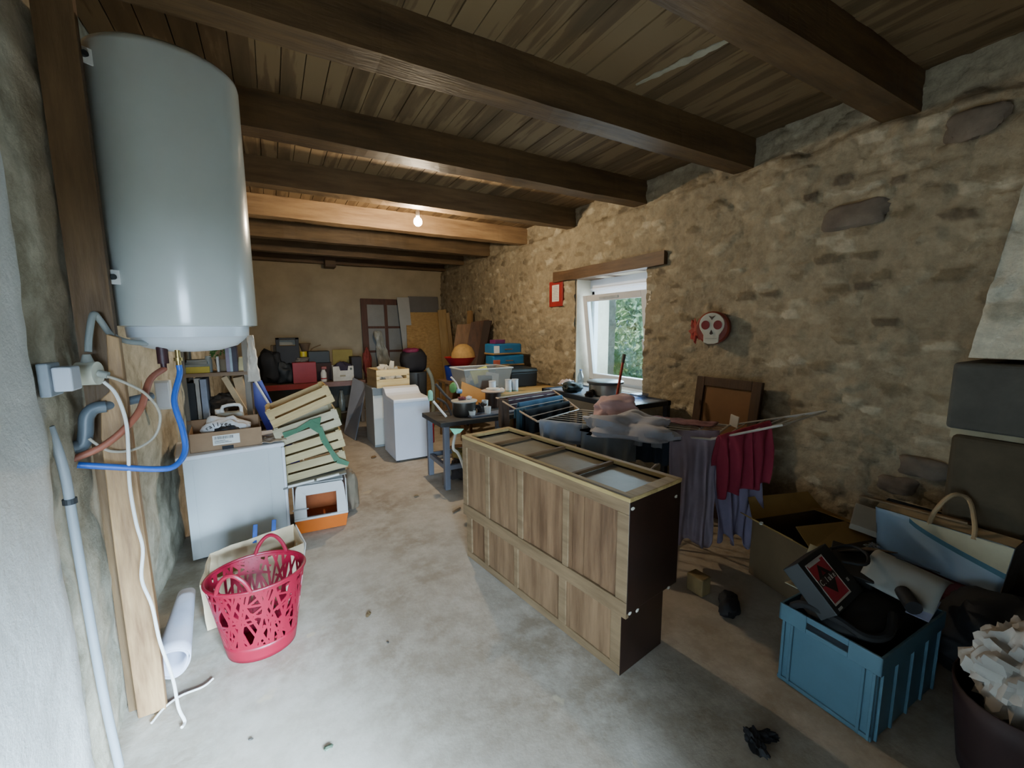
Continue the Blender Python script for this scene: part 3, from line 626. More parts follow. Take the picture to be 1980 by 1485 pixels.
solo('paper_pile', MB().box((0, 0, .012), (.19, .18, .024), (0, 0, .1)).box((.01, 0, .036), (.17, .18, .02), (0, 0, -.1)).box((0, 0, .056), (.18, .16, .02), (0, 0, .2)), pm('#8c8c84', rough=.8, var=.2), 'grey pile of papers on top of the yellow box', 'papers', (sx(382), SY+.14, zs+.06))
solo('storage_jar', MB().lathe([(.03, 0), (.032, .12), (.025, .14), (.025, .16)], 16), pm('#9aa09a', rough=.4), 'slim grey jar on the upper shelf beside the yellow box', 'jar', (sx(404), SY+.1, zs), smooth=True)
solo('white_stick', MB().cyl((0, 0, 0), (0, 0, .15), .012), M_white2, 'thin white stick on the upper shelf between the jars', 'candle', (sx(422), SY+.1, zs), smooth=True)
pp = thing('potted_plant', 'small potted plant with green leaves on the upper shelf', 'plant', (sx(430), SY+.2, zs))
mk('pot', MB().lathe([(.05, 0), (.07, .12), (.06, .12), (.05, .1)], 20), pm('#8d7b62', rough=.8), pp, smooth=True)
b = MB(); r5 = random.Random(8)
for k in range(60):
    a, e = r5.uniform(0, 6.28), r5.uniform(.1, 1.2); p = Vector((.11*math.cos(a)*math.cos(e), .09*math.sin(a)*math.cos(e), .13+.1*math.sin(e))); s = .028
    qq = Euler((r5.uniform(-1, 1), r5.uniform(-1, 1), a)).to_matrix(); b.add([p+qq @ Vector(t) for t in ((-s, 0, 0), (0, -s*.5, .005), (s, 0, 0), (0, s*.5, .005))], [(0, 1, 2, 3)])
mk('foliage', b, pm('#5c8a4a', rough=.5, var=.3), pp)
for k, (px, wd, ht, c) in enumerate([(443, .035, .24, '#8e8496'), (449, .025, .235, '#a9bcc4'), (456, .045, .25, '#3c3440')]):
    solo('upright_book', MB().bb(-wd/2, wd/2, -.09, .09, 0, ht), pm(c, rough=.6), ['mauve grey book on the upper shelf', 'pale blue book between two darker ones on the shelf', 'dark purple book on the upper shelf near the post'][k], 'book', (sx(px), SY+.12, zs), bev=.002)
solo('cream_packet', MB().box((0, 0, .07), (.07, .1, .14), taper=.7), pm('#c9b98a', rough=.7, var=.2), 'cream packet on the upper shelf beside the post', 'packet', (sx(468), SY+.12, zs), bev=.01)
for k, (px, wd, ht, c) in enumerate([(368, .07, .36, '#1f2226'), (380, .05, .40, '#b9b6b0'), (390, .06, .39, '#9aa2b4')]):
    solo('folder', MB().bb(-wd/2, wd/2, -.13, .13, 0, ht), pm(c, rough=.6), ['black folder standing on the lower shelf', 'worn white folder standing on the lower shelf', 'blue grey folder standing on the lower shelf'][k], 'folder', (sx(px), SY+.16, zl), bev=.003)
solo('dark_bundle', MB().blob((0, 0, .11), (.12, .12, .11), pw=2.2, amp=.35, seed=12), pm('#4f4438', rough=.9, var=.3), 'dark brown crumpled bundle on the lower shelf', 'bundle', (sx(420), SY+.22, zl), smooth=True)
solo('cardboard_slab', MB().box((0, 0, .2), (.05, .18, .42), (0, R(-22), 0)), M_kraft2, 'tan cardboard slab leaning on the lower shelf', 'cardboard', (sx(449), SY+.2, zl))
solo('cardboard_slab', MB().box((0, 0, .19), (.08, .16, .38), (0, R(-8), 0)), pm('#b89c78', rough=.8, var=.15), 'wider tan slab leaning by the shelf post', 'cardboard', (sx(462), SY+.24, zl))
b = MB().grid(8, 16, lambda u, v: ((u-.5)*(.05+.06*v)+.015*noise.noise(Vector((u*3, v*7, 2))), .03*noise.noise(Vector((u*5, v*5, 3))), -v*.46))
solo('hanging_rag', b, pm('#d8cdbd', rough=.85, var=.08), 'pale rag hanging from the shelf post', 'rag', (at(484, 650, Y=SY-.05).x, SY-.06, at(484, 648, Y=SY-.05).z), smooth=True, sol=.006)
p0, p1 = at(478, 712, Y=5.35), at(524, 788, Y=5.3)
dpp = (p1-p0).normalized()
solo('pole', MB().cyl(p0, p0+dpp*1.35*((p0.z-.0)/1.35)/(-dpp.z)*.98, .012), M_white2, 'thin white pole leaning beside the shelving unit', 'pole', smooth=True)
e0, e1 = at(489, 738, Y=5.5), at(512, 786, Y=5.5); de = (e1-e0).normalized(); eL = (e0.z-.02)/(-de.z)
qm = de.to_track_quat('Z', 'Y').to_matrix().to_4x4()
solo('blue_flatpack', MB().basis(Matrix.Translation(e0) @ qm).box((0, 0, eL/2), (.02, .17, eL*.98)), pm('#2a2f9a', rough=.4, var=.1), 'dark blue flat pack leaning behind the white pole', 'package')
# ================================================================== FAR END
BY = 8.2
bz = at(600, 741, Y=BY).z
bx0, bx1 = XL+.08, at(706, 735, Y=BY).x
BN = thing('workbench', 'long workbench with a red front edge along the far wall', 'workbench', (0, 0, 0))
mk('bench_top', MB().bb(bx0, bx1, BY, BY+.75, bz-.05, bz), wood('#5c4a3c', '#77614c', 'x'), BN)
mk('front_edge', MB().bb(bx0, bx0+(bx1-bx0)*.62, BY-.02, BY, bz-.09, bz+.002), pm('#8e2a26', rough=.6, var=.2), BN)
mk('front_edge', MB().bb(bx0+(bx1-bx0)*.62, bx1, BY-.02, BY, bz-.085, bz+.001), pm('#8a6c66', rough=.6, var=.2), BN)
mk('back_panel', MB().bb(bx0, bx1, BY+.3, BY+.33, .25, bz-.06), pm('#4d4d45', rough=.7, var=.15), BN)
for xx in (bx0+.06, .45, bx1-.06):
    for yy in (BY+.04, BY+.68): mk('leg', MB().bb(xx-.035, xx+.035, yy, yy+.07, 0, bz-.05), wood('#54483a', '#6e5f4c', 'z'), BN)
mk('lower_shelf', MB().bb(bx0, bx1, BY+.05, BY+.7, .2, .23), wood('#5c5040', '#77684f', 'x'), BN)
def ob(name, px0, py0, px1, py1, Y, dep, mat, label, cat, z=None, build=None, bev=.008, rz=0, **k):
    """an upright object standing at depth Y; its height and width are read off the sight lines"""
    x0, x1, z0, z1 = pr4(px0, py0, px1, py1, Y); z0 = z if z is not None else z0
    w, h = x1-x0, z1-z0; b = MB()
    if build: build(b, w, dep, h)
    else: b.box((0, dep/2, h/2), (w, dep, h))
    return solo(name, b, mat, label, cat, ((x0+x1)/2, Y, z0), rz, bev=bev, **k)
def bl(amp=.15, pw=2.6, sd=1):
    return lambda b, w, d, h: b.blob((0, d/2, h/2), (w/2, d/2, h/2), pw=pw, amp=amp, seed=sd)
Yb = BY+.08
ob('black_bag', 500, 680, 545, 742, Yb, .3, M_black, 'tall black bag at the left end of the workbench', 'bag', bz, bl(.15, 2.8, 2), 0, smooth=True)
ob('black_bag', 535, 703, 570, 742, Yb, .3, pm('#1b2226', rough=.6), 'low black bag beside the red box on the workbench', 'bag', bz, bl(.2, 2.6, 3), 0, smooth=True)
ob('grey_tub', 487, 694, 499, 730, Yb-.02, .14, pm('#a9ada4', rough=.3, var=.2), 'pale grey tub at the very left of the workbench', 'tub', bz, lambda b, w, d, h: b.lathe([(w*.4, 0), (w*.5, h), (w*.45, h)], 20, (0, d/2, 0)), 0, smooth=True)
ob('red_box', 566, 701, 612, 738, Yb, .3, pm('#9c3038', rough=.5, var=.08), 'plain red box at the middle of the workbench', 'box', bz)
cr = thing('bottle_crate', 'black bottle crate with a hand hole behind the bags', 'crate', (at(557, 690, Y=8.65).x, 8.5, bz))
x0, x1, z0, z1 = pr4(535, 653, 580, 700, 8.5); wq = (x1-x0)/2; hq = z1-bz
b = MB().bb(-wq, wq, -.02, .0, 0, hq-.14).bb(-wq, -wq+.06, -.02, 0, hq-.15, hq).bb(wq-.06, wq, -.02, 0, hq-.15, hq).bb(-wq, wq, -.02, 0, hq-.035, hq).bb(-wq, wq, .3, .32, 0, hq*.8).bb(-wq, -wq+.02, 0, .3, 0, hq*.8).bb(wq-.02, wq, 0, .3, 0, hq*.8).bb(-wq, wq, 0, .3, 0, .02)
mk('crate_body', b, pm('#1d1a18', rough=.6), cr, bev=.006); mk('paper_slip', MB().bb(-wq*.7, wq*.7, .1, .12, hq-.13, hq-.04), pm('#8d8a7e', rough=.8), cr)
ob('brown_basket', 524, 668, 538, 705, 8.6, .2, pm('#6b5a45', rough=.9, var=.2), 'small brown basket left of the black bottle crate', 'basket', bz, lambda b, w, d, h: b.box((0, d/2, h/2), (w*.8, d, h), taper=1.2), .01)
ob('tool_case', 596, 679, 638, 702, 8.5, .25, pm('#262b2a', rough=.5, var=.15), 'dark green tool case lying on the box behind', 'case', None, None, .012)
ob('wooden_box', 590, 701, 642, 738, 8.52, .3, pm('#3b2420', rough=.7, var=.2), 'dark brown wooden box under the tool case', 'box', bz)
ob('yellow_tin', 580, 680, 594, 690, 8.42, .12, pm('#c9b52e', rough=.4), 'small yellow tin on top of the pile behind the red box', 'tin', None, lambda b, w, d, h: b.lathe([(w*.5, 0), (w*.5, h)], 20, (0, d/2, 0)), 0, smooth=True)
ob('grey_rag', 565, 690, 598, 702, 8.42, .25, pm('#7b7468', rough=.9, var=.2), 'grey crumpled rag lying on the red box', 'rag', None, bl(.3, 2.2, 6), 0, smooth=True)
ob('brown_dish', 578, 664, 602, 681, 8.7, .2, pm('#6d5a48', rough=.2, var=.3), 'shiny brown dish on the bench pile', 'dish', None, lambda b, w, d, h: b.lathe([(w*.25, 0), (w*.5, h), (w*.47, h), (w*.2, .01)], 24, (0, d/2, 0)), 0, smooth=True)
solo('bent_twig', MB().tube([at(600, 678, Y=8.75), at(607, 672, Y=8.75), at(620, 667, Y=8.75)], .01, 6), pm('#6a5236', rough=.8), 'brown twig sticking out right of the dish', 'twig', smooth=True)
sbt = thing('spray_bottle', 'small white bottle with a red cap on the workbench', 'bottle', (at(626, 720, Y=Yb).x, Yb+.05, bz))
mk('bottle_body', MB().lathe([(.045, 0), (.05, .02), (.05, .16), (.03, .2), (.03, .22)], 20), M_white2, sbt, smooth=True); mk('cap', MB().box((.01, 0, .25), (.09, .05, .05)), pm('#a05a56', rough=.5), sbt, bev=.01); mk('label', MB().lathe([(.0515, .05), (.0515, .07)], 20), M_red, sbt)
vc = thing('vegetable_carton', 'white notched carton at the right of the workbench', 'carton', (at(664, 720, Y=Yb).x, Yb, bz))
x0, x1, z0, z1 = pr4(644, 708, 684, 731, Yb); wv = (x1-x0)/2; hv = z1-bz
mk('carton_body', MB().prism([(-wv, 0), (wv, 0), (wv, hv), (wv*.5, hv), (wv*.42, hv*.7), (-wv*.3, hv*.7), (-wv*.4, hv), (-wv, hv)], -.006, 0, 'y').bb(-wv, -wv+.006, 0, .3, 0, hv).bb(wv-.006, wv, 0, .3, 0, hv).bb(-wv, wv, .3, .306, 0, hv).bb(-wv, wv, 0, .3, 0, .006), pm('#cfccc0', rough=.7), vc)
mk('round_print', MB().cyl((wv*.75, -.008, hv*.8), (wv*.75, -.0065, hv*.8), .022), pm('#5f6a62', rough=.7), vc); mk('print_mark', MB().bb(-wv*.35, wv*.2, -.008, -.0065, hv*.28, hv*.4), pm('#a09a80', rough=.7), vc)
ob('purple_cloth', 646, 700, 684, 711, Yb+.12, .2, pm('#3a3242', rough=.8, var=.2), 'dark purple cloth heaped inside the white carton', 'cloth', bz+.02, bl(.2, 2.4, 7), 0, smooth=True)
ob('yellow_board', 643, 676, 682, 702, 8.85, .02, pm('#9a8a4a', rough=.8, var=.1), 'mustard board leaning behind the white carton', 'board', bz)
ob('dark_box', 680, 690, 700, 720, 8.4, .3, pm('#231d1e', rough=.6, var=.2), 'dark box at the right end of the workbench', 'box', bz)
# below the bench
ob('glass_jug', 655, 755, 668, 776, 8.3, .14, pm('#7f847c', rough=.2, var=.3), 'clear jug under the workbench', 'jug', .23, lambda b, w, d, h: b.lathe([(w*.5, 0), (w*.55, h*.5), (w*.25, h*.85), (w*.3, h)], 18, (0, d/2, 0)), 0, smooth=True)
ob('green_can', 640, 790, 662, 822, 8.15, .18, pm('#5d6242', rough=.5, var=.2), 'olive green can on the floor under the workbench', 'can', 0, lambda b, w, d, h: b.lathe([(w*.5, 0), (w*.5, h*.85), (w*.3, h)], 20, (0, d/2, 0)), 0, smooth=True)

# leaning grey sheet, cabinet, freezer
a, b_, c, d = at(666, 838, z=0.0), at(687, 851, z=0), at(709, 742, Y=7.55), at(683, 730, Y=7.75)
solo('grey_sheet', MB().quad(a, b_, c, d), pm('#77777a', rough=.5, var=.06), 'flat grey sheet leaning against the workbench end', 'sheet', sol=.02)
CB = thing('low_cabinet', 'off-white cabinet standing left behind the freezer', 'cabinet', (1.42, 6.30, 0))
mk('carcass', MB().bb(-.20, .28, 0, .6, 0, .88), pm('#8f8f8a', rough=.5, var=.05), CB, bev=.006)
mk('door', MB().bb(-.20, .0, -.02, 0, .04, .78), pm('#cfccbf', rough=.5, var=.04), CB, bev=.004); mk('top_panel', MB().bb(-.21, .29, -.02, .61, .88, .90), pm('#a3a19a', rough=.5), CB, bev=.003)
FZ = thing('top_loading_washer', 'narrow white top-loading washer standing in the middle of the floor', 'washing machine', (1.545, 5.41, 0))
M_fz = pm('#d9dde6', rough=.35, var=.02)
mk('body', MB().bb(-.24, .24, 0, .62, .025, .80), M_fz, FZ, bev=.008)
lidp = [(-.012, .79), (-.012, .825), (.0, .84), (.38, .845), (.44, .87), (.5, .925), (.62, .94), (.62, .79)]
mk('lid', MB().prism(lidp, -.243, .243, 'x'), pm('#e3e5ea', rough=.35, var=.02), FZ, bev=.008)
for sx_ in (-.2, .2):
    for sy_ in (.05, .57): mk('foot', MB().cyl((sx_, sy_, 0), (sx_, sy_, .03), .02), M_dark, FZ)
# pine box with slot on the cabinet
x0, x1, z0, z1 = pr4(727, 704, 792, 738, 6.2)
PX = thing('wine_crate', 'bright pine crate with a long slot on the cabinet', 'crate', ((x0+x1)/2, 6.2, .90), R(4))
wp_, hp_ = (x1-x0)/2, .26
mk('front_board', MB().bb(-wp_, wp_, 0, .012, 0, hp_*.46).bb(-wp_, wp_, 0, .012, hp_*.64, hp_).bb(-wp_, -wp_*.82, 0, .012, hp_*.4, hp_*.7).bb(wp_*.82, wp_, 0, .012, hp_*.4, hp_*.7), wood('#d8b878', '#efd59c', 'x'), PX)
mk('side_board', MB().bb(-wp_, -wp_+.012, 0.012, .5, 0, hp_), wood('#8c7048', '#a88a5c', 'y'), PX); mk('side_board', MB().bb(wp_-.012, wp_, 0.012, .5, 0, hp_), M_pineY, PX)
mk('back_board', MB().bb(-wp_, wp_, .5, .512, 0, hp_), M_pine, PX); mk('bottom_board', MB().bb(-wp_+.012, wp_-.012, .012, .5, 0, .01), M_pine, PX)
solo('crumpled_paper', MB().blob((0, 0, .13), (.16, .12, .16), pw=2, amp=.5, fr=5, seed=21), pm('#c6bda8', rough=.8, var=.15), 'crumpled pale paper in the pine crate', 'paper', ((x0+x1)/2, 6.45, .912), smooth=True)
BP = thing('backpack', 'black backpack with a pink top leaning by the boards', 'backpack', (at(804, 700, Y=7.4).x, 7.4, 0))
x0, x1, z0, z1 = pr4(780, 676, 829, 722, 7.4)
mk('pack_body', MB().blob((0, .15, (z0+z1)/2), ((x1-x0)/2, .18, (z1-z0)/2), pw=3.4, amp=.08, seed=5), pm('#1e1b1e', rough=.7), BP, smooth=True)
mk('pink_flap', MB().blob((-.05, .1, z1-.02), ((x1-x0)*.3, .14, .05), pw=2.4, amp=.08, seed=6), pm('#7a2347', rough=.7), BP, smooth=True)
BNN = thing('grey_bin', 'dark grey bin under the black backpack', 'bin', (at(808, 735, Y=7.4).x, 7.52, 0))
mk('bin_body', MB().lathe([(.17, 0), (.2, z0+.02), (.18, z0+.02)], 28), pm('#45494a', rough=.5), BNN, smooth=True); mk('rib', MB().bb(-.03, .0, -.205, -.17, .1, z0), M_dark, BNN)
solo('white_tube', MB().tube([at(826, 712, Y=7.2), at(836, 735, Y=7.2), at(838, 775, Y=7.2), at(836, 830, Y=7.2)], .035, 10), pm('#8f9484', rough=.6, var=.1), 'pale grey hose bundle hanging right of the bin', 'hose', smooth=True)

# things leaning on the far wall
FY = 9.72
x0, x1, _, z1 = pr4(702, 577, 790, 690, FY)
DR = thing('glazed_door', 'old brown glazed door leaning against the far wall', 'door', (x0, FY, 0), 0, rot=(R(-3.5), 0, 0))
dw, dh = x1-x0+.05, z1
M_dr = wood('#4a2a1c', '#653c28', 'z')
zr = [.02, .55, dh-1.02, dh-.62, dh-.12]
mk('stile', MB().bb(0, .13, 0, .04, 0, dh), M_dr, DR); mk('stile', MB().bb(dw-.12, dw, 0, .04, 0, dh), M_dr, DR)
mk('rail', MB().bb(.13, dw-.12, 0, .04, dh-.13, dh), M_dr, DR); mk('rail', MB().bb(.13, dw-.12, 0, .04, 0, .6), M_dr, DR)
mk('muntin', MB().bb(.5, .57, .002, .038, .6, dh-.13), M_dr, DR); mk('muntin', MB().bb(.13, dw-.12, .004, .036, dh-.66, dh-.61), M_dr, DR); mk('muntin', MB().bb(.13, dw-.12, .004, .036, dh-1.2, dh-1.15), M_dr, DR)
mk('pane', MB().bb(.13, dw-.12, .018, .022, .6, dh-.13), pm('#8d8c86', rough=.3, var=.06), DR)
b = MB().grid(10, 14, lambda u, v: ((u-.5)*(.14+.16*v)+.05*noise.noise(Vector((u*3, v*4, 2)))+.12*v, .05*noise.noise(Vector((u*6, v*6, 7))), -v*.75))
solo('plastic_sheet', b, pm('#a8a494', rough=.4, var=.2), 'crumpled pale plastic sheet hanging in front of the glazed door', 'sheet', (at(730, 640, Y=9.62).x, 9.62, at(730, 640, Y=9.62).z), smooth=True, sol=.004)
ob('red_bag', 703, 676, 719, 694, 8.3, .2, pm('#7a2f28', rough=.8, var=.15), 'small red bag at the foot of the glazed door', 'bag', bz, bl(.25, 2.2, 8), 0, smooth=True)
def lean(name, pxs, Y0, mat, label, cat, th=.02):
    b = MB(); pts = [at(*p, Y=Y0) for p in pxs]
    t0, t1, b1, b0 = pts
    def dn(t, bq): k = (t.z-.0)/(t.z-bq.z); return t+(bq-t)*k+Vector((0, -.0, 0))
    q0, q1 = dn(t0, b0), dn(t1, b1); q0.z = q1.z = .012; q0.y -= .25; q1.y -= .25
    b.quad(q0, q1, t1, t0); return solo(name, b, mat, label, cat, sol=th)
lean('white_board', [(767, 575), (790, 575), (798, 690), (778, 690)], 9.62, pm('#a9a79e', rough=.6, var=.05), 'narrow white panel leaning right of the glazed door', 'panel')
lean('grey_board', [(789, 573), (846, 574), (850, 690), (795, 690)], 9.80, pm('#6f6a62', rough=.7, var=.06), 'grey board leaning behind the chipboard sheets', 'panel')
M_osb = pm('#a07a44', rough=.8, hex2='#c49a5c', sc=14, st=(1, 1, 2.2))
lean('chipboard_sheet', [(786, 629), (826, 629), (828, 700), (786, 700)], 9.50, M_osb, 'lower chipboard sheet in front of the others', 'board')
lean('chipboard_sheet', [(792, 604), (852, 604), (856, 700), (794, 700)], 9.60, pm('#a9834c', rough=.8, hex2='#bf975a', sc=14, st=(1, 1, 2.2)), 'taller chipboard sheet under the grey board', 'board')
lean('thin_plank', [(846, 600), (862, 598), (868, 720), (852, 720)], 9.2, wood('#9a7b4c', '#b39360', 'z'), 'thin tan plank leaning near the far corner', 'plank')
lean('thin_plank', [(862, 606), (868, 604), (876, 715), (869, 720)], 8.7, wood('#8a6d44', '#a2855a', 'z'), 'darker tan plank leaning aslant in the far corner', 'plank')
def slab(name, pxy, mat, label, cat, th=.025):
    b = MB(); b.add([at(p[0], p[1], Y=p[2]) for p in pxy], [tuple(range(len(pxy)))]); return solo(name, b, mat, label, cat, sol=th)
def board(name, tl, tr, bl_, br, Y, mat, label, cat, th=.025, notch=None):
    a, b_, c, d = at(*tl, Y=Y), at(*tr, Y=Y-.1), at(*br, Y=Y-.22), at(*bl_, Y=Y-.12)
    def dn(t, q): k = (t.z-.015)/(t.z-q.z); return t+(q-t)*k
    pts = [dn(a, d), dn(b_, c), b_, a]; return solo(name, MB().add(pts, [(0, 1, 2, 3)]), mat, label, cat, sol=th)
board('brown_board', (884, 628), (914, 626), (872, 705), (902, 705), 7.6, wood('#6a4a2e', '#86623f', 'z'), 'mid brown board leaning left of the dark ones', 'board')
board('brown_board', (911, 623), (946, 618), (897, 705), (926, 705), 7.35, M_brown, 'dark brown board leaning in the corner by the stone wall', 'board')
board('brown_board', (936, 621), (951, 620), (921, 710), (934, 710), 7.15, pm('#2c1b12', rough=.7), 'narrow blackish board leaning in front of the dark one', 'board')
board('wooden_post', (905, 601), (913, 601), (903, 700), (911, 700), 7.9, wood('#8a6a44', '#a08056', 'z'), 'wooden post rising behind the brown boards', 'post', .05)

# light bulb
BULB = at(808, 428, Y=5.03)
LBt = thing('light_bulb', 'lit bare bulb hanging between the ceiling beams', 'light bulb', BULB)
mk('glass_globe', MB().lathe([(0, -.055), (.025, -.05), (.046, -.03), (.05, 0), (.042, .026), (.022, .045), (.016, .06)], 28), emis('bulb_glow', (1, .80, .52, 1), 60), LBt, smooth=True)
mk('socket', MB().lathe([(.018, .055), (.024, .06), (.024, .11), (.012, .13)], 20), M_white2, LBt, smooth=True)
mk('cord', MB().cyl((0, 0, .125), (0, 0, ZC-BULB.z), .005), M_white2, LBt)
# ================================================================== MIDDLE: CABINET, TABLES, DRYING RACK
# old cabinet: its unpainted back faces the camera, the top is an open frame of panels
ux = (at(893, 840, z=.96)-at(1218, 962, z=.96)); ux.z = 0
WN = at(1218, 962, z=.96); WN.z = 0            # near corner
wrz = math.atan2(ux.y, ux.x)                    # local +x runs away from the camera along the back
CBN = thing('old_cabinet', 'old wooden cabinet with its unpainted panelled back facing the doorway', 'cabinet', WN, wrz)
Lc = ux.length; Dc, Db, Hs, Hc_ = .44, .37, .37, .955   # depth upper, lower, step height, height
# local y points to the left of +x (towards camera side = +y): the back is the y=0 plane, the body lies at y<0
M_bk = wood('#573d27', '#86674a', 'z', sc=5); M_bk2 = wood('#664c34', '#8f7153', 'z', sc=5); M_rail = wood('#6e583e', '#8b7355', 'x', sc=6)
M_var = pm('#2b1a12', rough=.38, var=.3, sc=5)
s0 = .035
bk = MB()
bk.bb(0, Lc, -.02, 0, Hc_-.085, Hc_).bb(0, Lc, -.022, .002, Hs-.035, Hs+.05)
for x0, x1 in ((0, .07), (.40, .445), (.80, .85), (1.17, 1.215), (Lc-.06, Lc)): bk.bb(x0, x1, -.02, 0, Hs+.05, Hc_-.085)
mk('back_frame', bk, M_rail, CBN, bev=.003)
rc = random.Random(4)
for (x0, x1) in ((.07, .40), (.445, .80), (.85, 1.17), (1.215, Lc-.06)):
    pn = MB(); x = x0; tn = rc.choice((M_bk, M_bk2))
    while x < x1-.005:
        w = min(rc.uniform(.08, .16), x1-x); pn.bb(x+.001, x+w-.001, -.022, -.011+rc.uniform(-.003, .003), Hs+.05, Hc_-.085); x += w
    mk('back_panel', pn, tn, CBN)
bk = MB().bb(s0, Lc-.03, -.03, -.008, 0, .05)
for x0, x1 in ((s0, .10), (.42, .48), (.86, .90), (1.2, 1.25), (Lc-.10, Lc-.03)): bk.bb(x0, x1, -.03, -.008, .05, Hs-.035)
mk('plinth_frame', bk, M_rail, CBN, bev=.003)
for (x0, x1) in ((.10, .42), (.48, .86), (.90, 1.2), (1.25, Lc-.10)):
    pn = MB(); x = x0
    while x < x1-.005:
        w = min(rc.uniform(.1, .2), x1-x); pn.bb(x+.001, x+w-.001, -.03, -.017+rc.uniform(-.003, .003), .05, Hs-.035); x += w
    mk('plinth_panel', pn, rc.choice((M_bk, M_bk2)), CBN)
mk('side_board', MB().bb(-.002, .02, -Dc, -.001, Hs-.01, Hc_-.004).bb(s0-.002, s0+.02, -Db, -.009, 0, Hs), M_var, CBN, bev=.003)
mk('side_board', MB().bb(Lc-.02, Lc, -Dc, -.02, Hs, Hc_-.004).bb(Lc-.05, Lc-.03, -Db, -.03, 0, Hs), M_var, CBN)
mk('front_board', MB().bb(.02, Lc-.02, -Dc, -Dc+.02, Hs, Hc_-.004).bb(s0, Lc-.05, -Db, -Db+.02, 0, Hs).bb(.0, Lc, -Dc, -.02, Hs-.012, Hs+.006), M_var, CBN)
for px_, py_, pz_ in ((-.004, -.02, Hc_-.055), (-.004, -Dc+.05, Hc_-.09), (-.004, -.025, Hs-.01), (-.004, -.085, Hs-.02), (-.004, -Dc+.08, Hs-.01)):
    mk('paint_chip', MB().blob((px_, py_, pz_), (.003, .012, .009), pw=2, amp=.3, seed=int(pz_*90), seg=10), pm('#c9c2b2', rough=.8), CBN)
# top frame
tf = MB(); zt = Hc_
for y0, y1 in ((-.05, .002), (-Dc-.004, -Dc+.035)): tf.bb(-.004, Lc+.004, y0, y1, zt-.022, zt)
for x0, x1 in ((-.004, .065), (Lc-.05, Lc+.004)): tf.bb(x0, x1, -Dc+.035, -.05, zt-.022, zt-.0005)
mk('top_frame', tf, wood('#9c8352', '#c2a974', 'x'), CBN, bev=.003)
for x_ in (.43, .84, 1.2): mk('cross_bar', MB().bb(x_-.011, x_+.011, -Dc+.035, -.05, zt-.026, zt-.006), wood('#5e472e', '#7a5d3d', 'y'), CBN, bev=.002)
mk('inset_panel', MB().bb(.06, Lc-.04, -Dc+.03, -.045, zt-.04, zt-.032), pm('#9a9484', rough=.42, var=.2, sc=3, spec=.6), CBN)
tp = at(880, 828, z=.965)
solo('green_tag', MB().add([(-.06, .0, .01), (.05, -.01, -.005), (.03, .02, -.04), (-.02, .01, -.045)], [(0, 1, 2, 3)]), pm('#79c6a2', rough=.5), 'small mint green tag on the far corner of the old cabinet', 'tag', at(884, 829, Y=2.93), sol=.003)

# metal work table behind the cabinet
TZ = .755
MT = thing('metal_table', 'dark metal work table with grey legs behind the old cabinet', 'table', (1.56, 4.2, 0))
M_leg = pm('#6d6f78', rough=.5, var=.1)
mk('table_top', MB().bb(-.07, 1.0, -.03, .62, TZ-.05, TZ), pm('#3a3836', rough=.55, var=.25), MT, bev=.004)
for xx in (0, .92):
    for yy in (0, .55): mk('leg', MB().bb(xx-.03, xx+.03, yy-.02, yy+.04, 0, TZ-.05), M_leg, MT, bev=.004)
mk('lower_rail', MB().bb(.03, .9, -.015, .025, .22, .27), M_leg, MT); mk('lower_rail', MB().bb(-.02, .02, .03, .55, .22, .27), M_leg, MT); mk('lower_rail', MB().bb(.03, .9, .555, .59, .22, .27), M_leg, MT)
def on_t(px, py, zz=TZ): return at(px, py, z=zz)
pot = at(900, 808, Y=4.42)
PT = thing('metal_pot', 'dark round metal pot with a pale lid on the metal table', 'pot', (pot.x, 4.45, TZ))
mk('pot_body', MB().lathe([(.125, 0), (.135, .02), (.135, .16), (.12, .16)], 32), pm('#55504a', rough=.35, metal=.7, var=.15), PT, smooth=True)
mk('lid', MB().lathe([(.15, .16), (.152, .172), (.06, .18), (0, .18)], 32), pm('#b3aca0', rough=.4, var=.1), PT, smooth=True)
solo('red_lump', MB().blob((0, 0, .018), (.045, .035, .02), pw=2, amp=.4, seed=31), pm('#6d3030', rough=.6, var=.3), 'small dark red object lying on the pot lid', 'object', (pot.x-.03, 4.45, TZ+.182), smooth=True)
solo('white_lump', MB().blob((0, 0, .018), (.03, .025, .02), pw=2, amp=.4, seed=32), pm('#d0c6c4', rough=.6), 'small white object on the pot lid', 'object', (pot.x+.055, 4.44, TZ+.182), smooth=True)
pn2 = at(955, 785, Y=4.7)
PT2 = thing('paint_pot', 'brown pot with a white lid beside the drying rack', 'pot', (pn2.x, 4.72, TZ))
mk('pot_body', MB().lathe([(.10, 0), (.10, .2), (.08, .2)], 28), pm('#4a3226', rough=.5, var=.2), PT2, smooth=True); mk('lid', MB().lathe([(.15, .2), (.155, .212), (.13, .222), (0, .222)], 28), pm('#c2ab9a', rough=.45, var=.08), PT2, smooth=True); mk('lid_rim', MB().lathe([(.09, .222), (.09, .24), (0, .24)], 28), pm('#d5cdbf', rough=.4), PT2, smooth=True)
dk = at(932, 793, Y=4.4)
b = MB(); rq = random.Random(2)
for k in range(16):
    a, e = rq.uniform(0, 6.28), rq.uniform(0, 1.4); b.cyl((0, 0, .06), (.09*math.cos(a)*math.cos(e), .09*math.sin(a)*math.cos(e), .06+.075*math.sin(e)), .03, .006, 6)
b.cyl((0, 0, 0), (0, 0, .08), .05, .04, 10)
solo('dark_scourer', b, pm('#2a1e18', rough=.8, var=.3), 'dark bristly bundle on the metal table beside the pot', 'brush', (dk.x, 4.42, TZ))
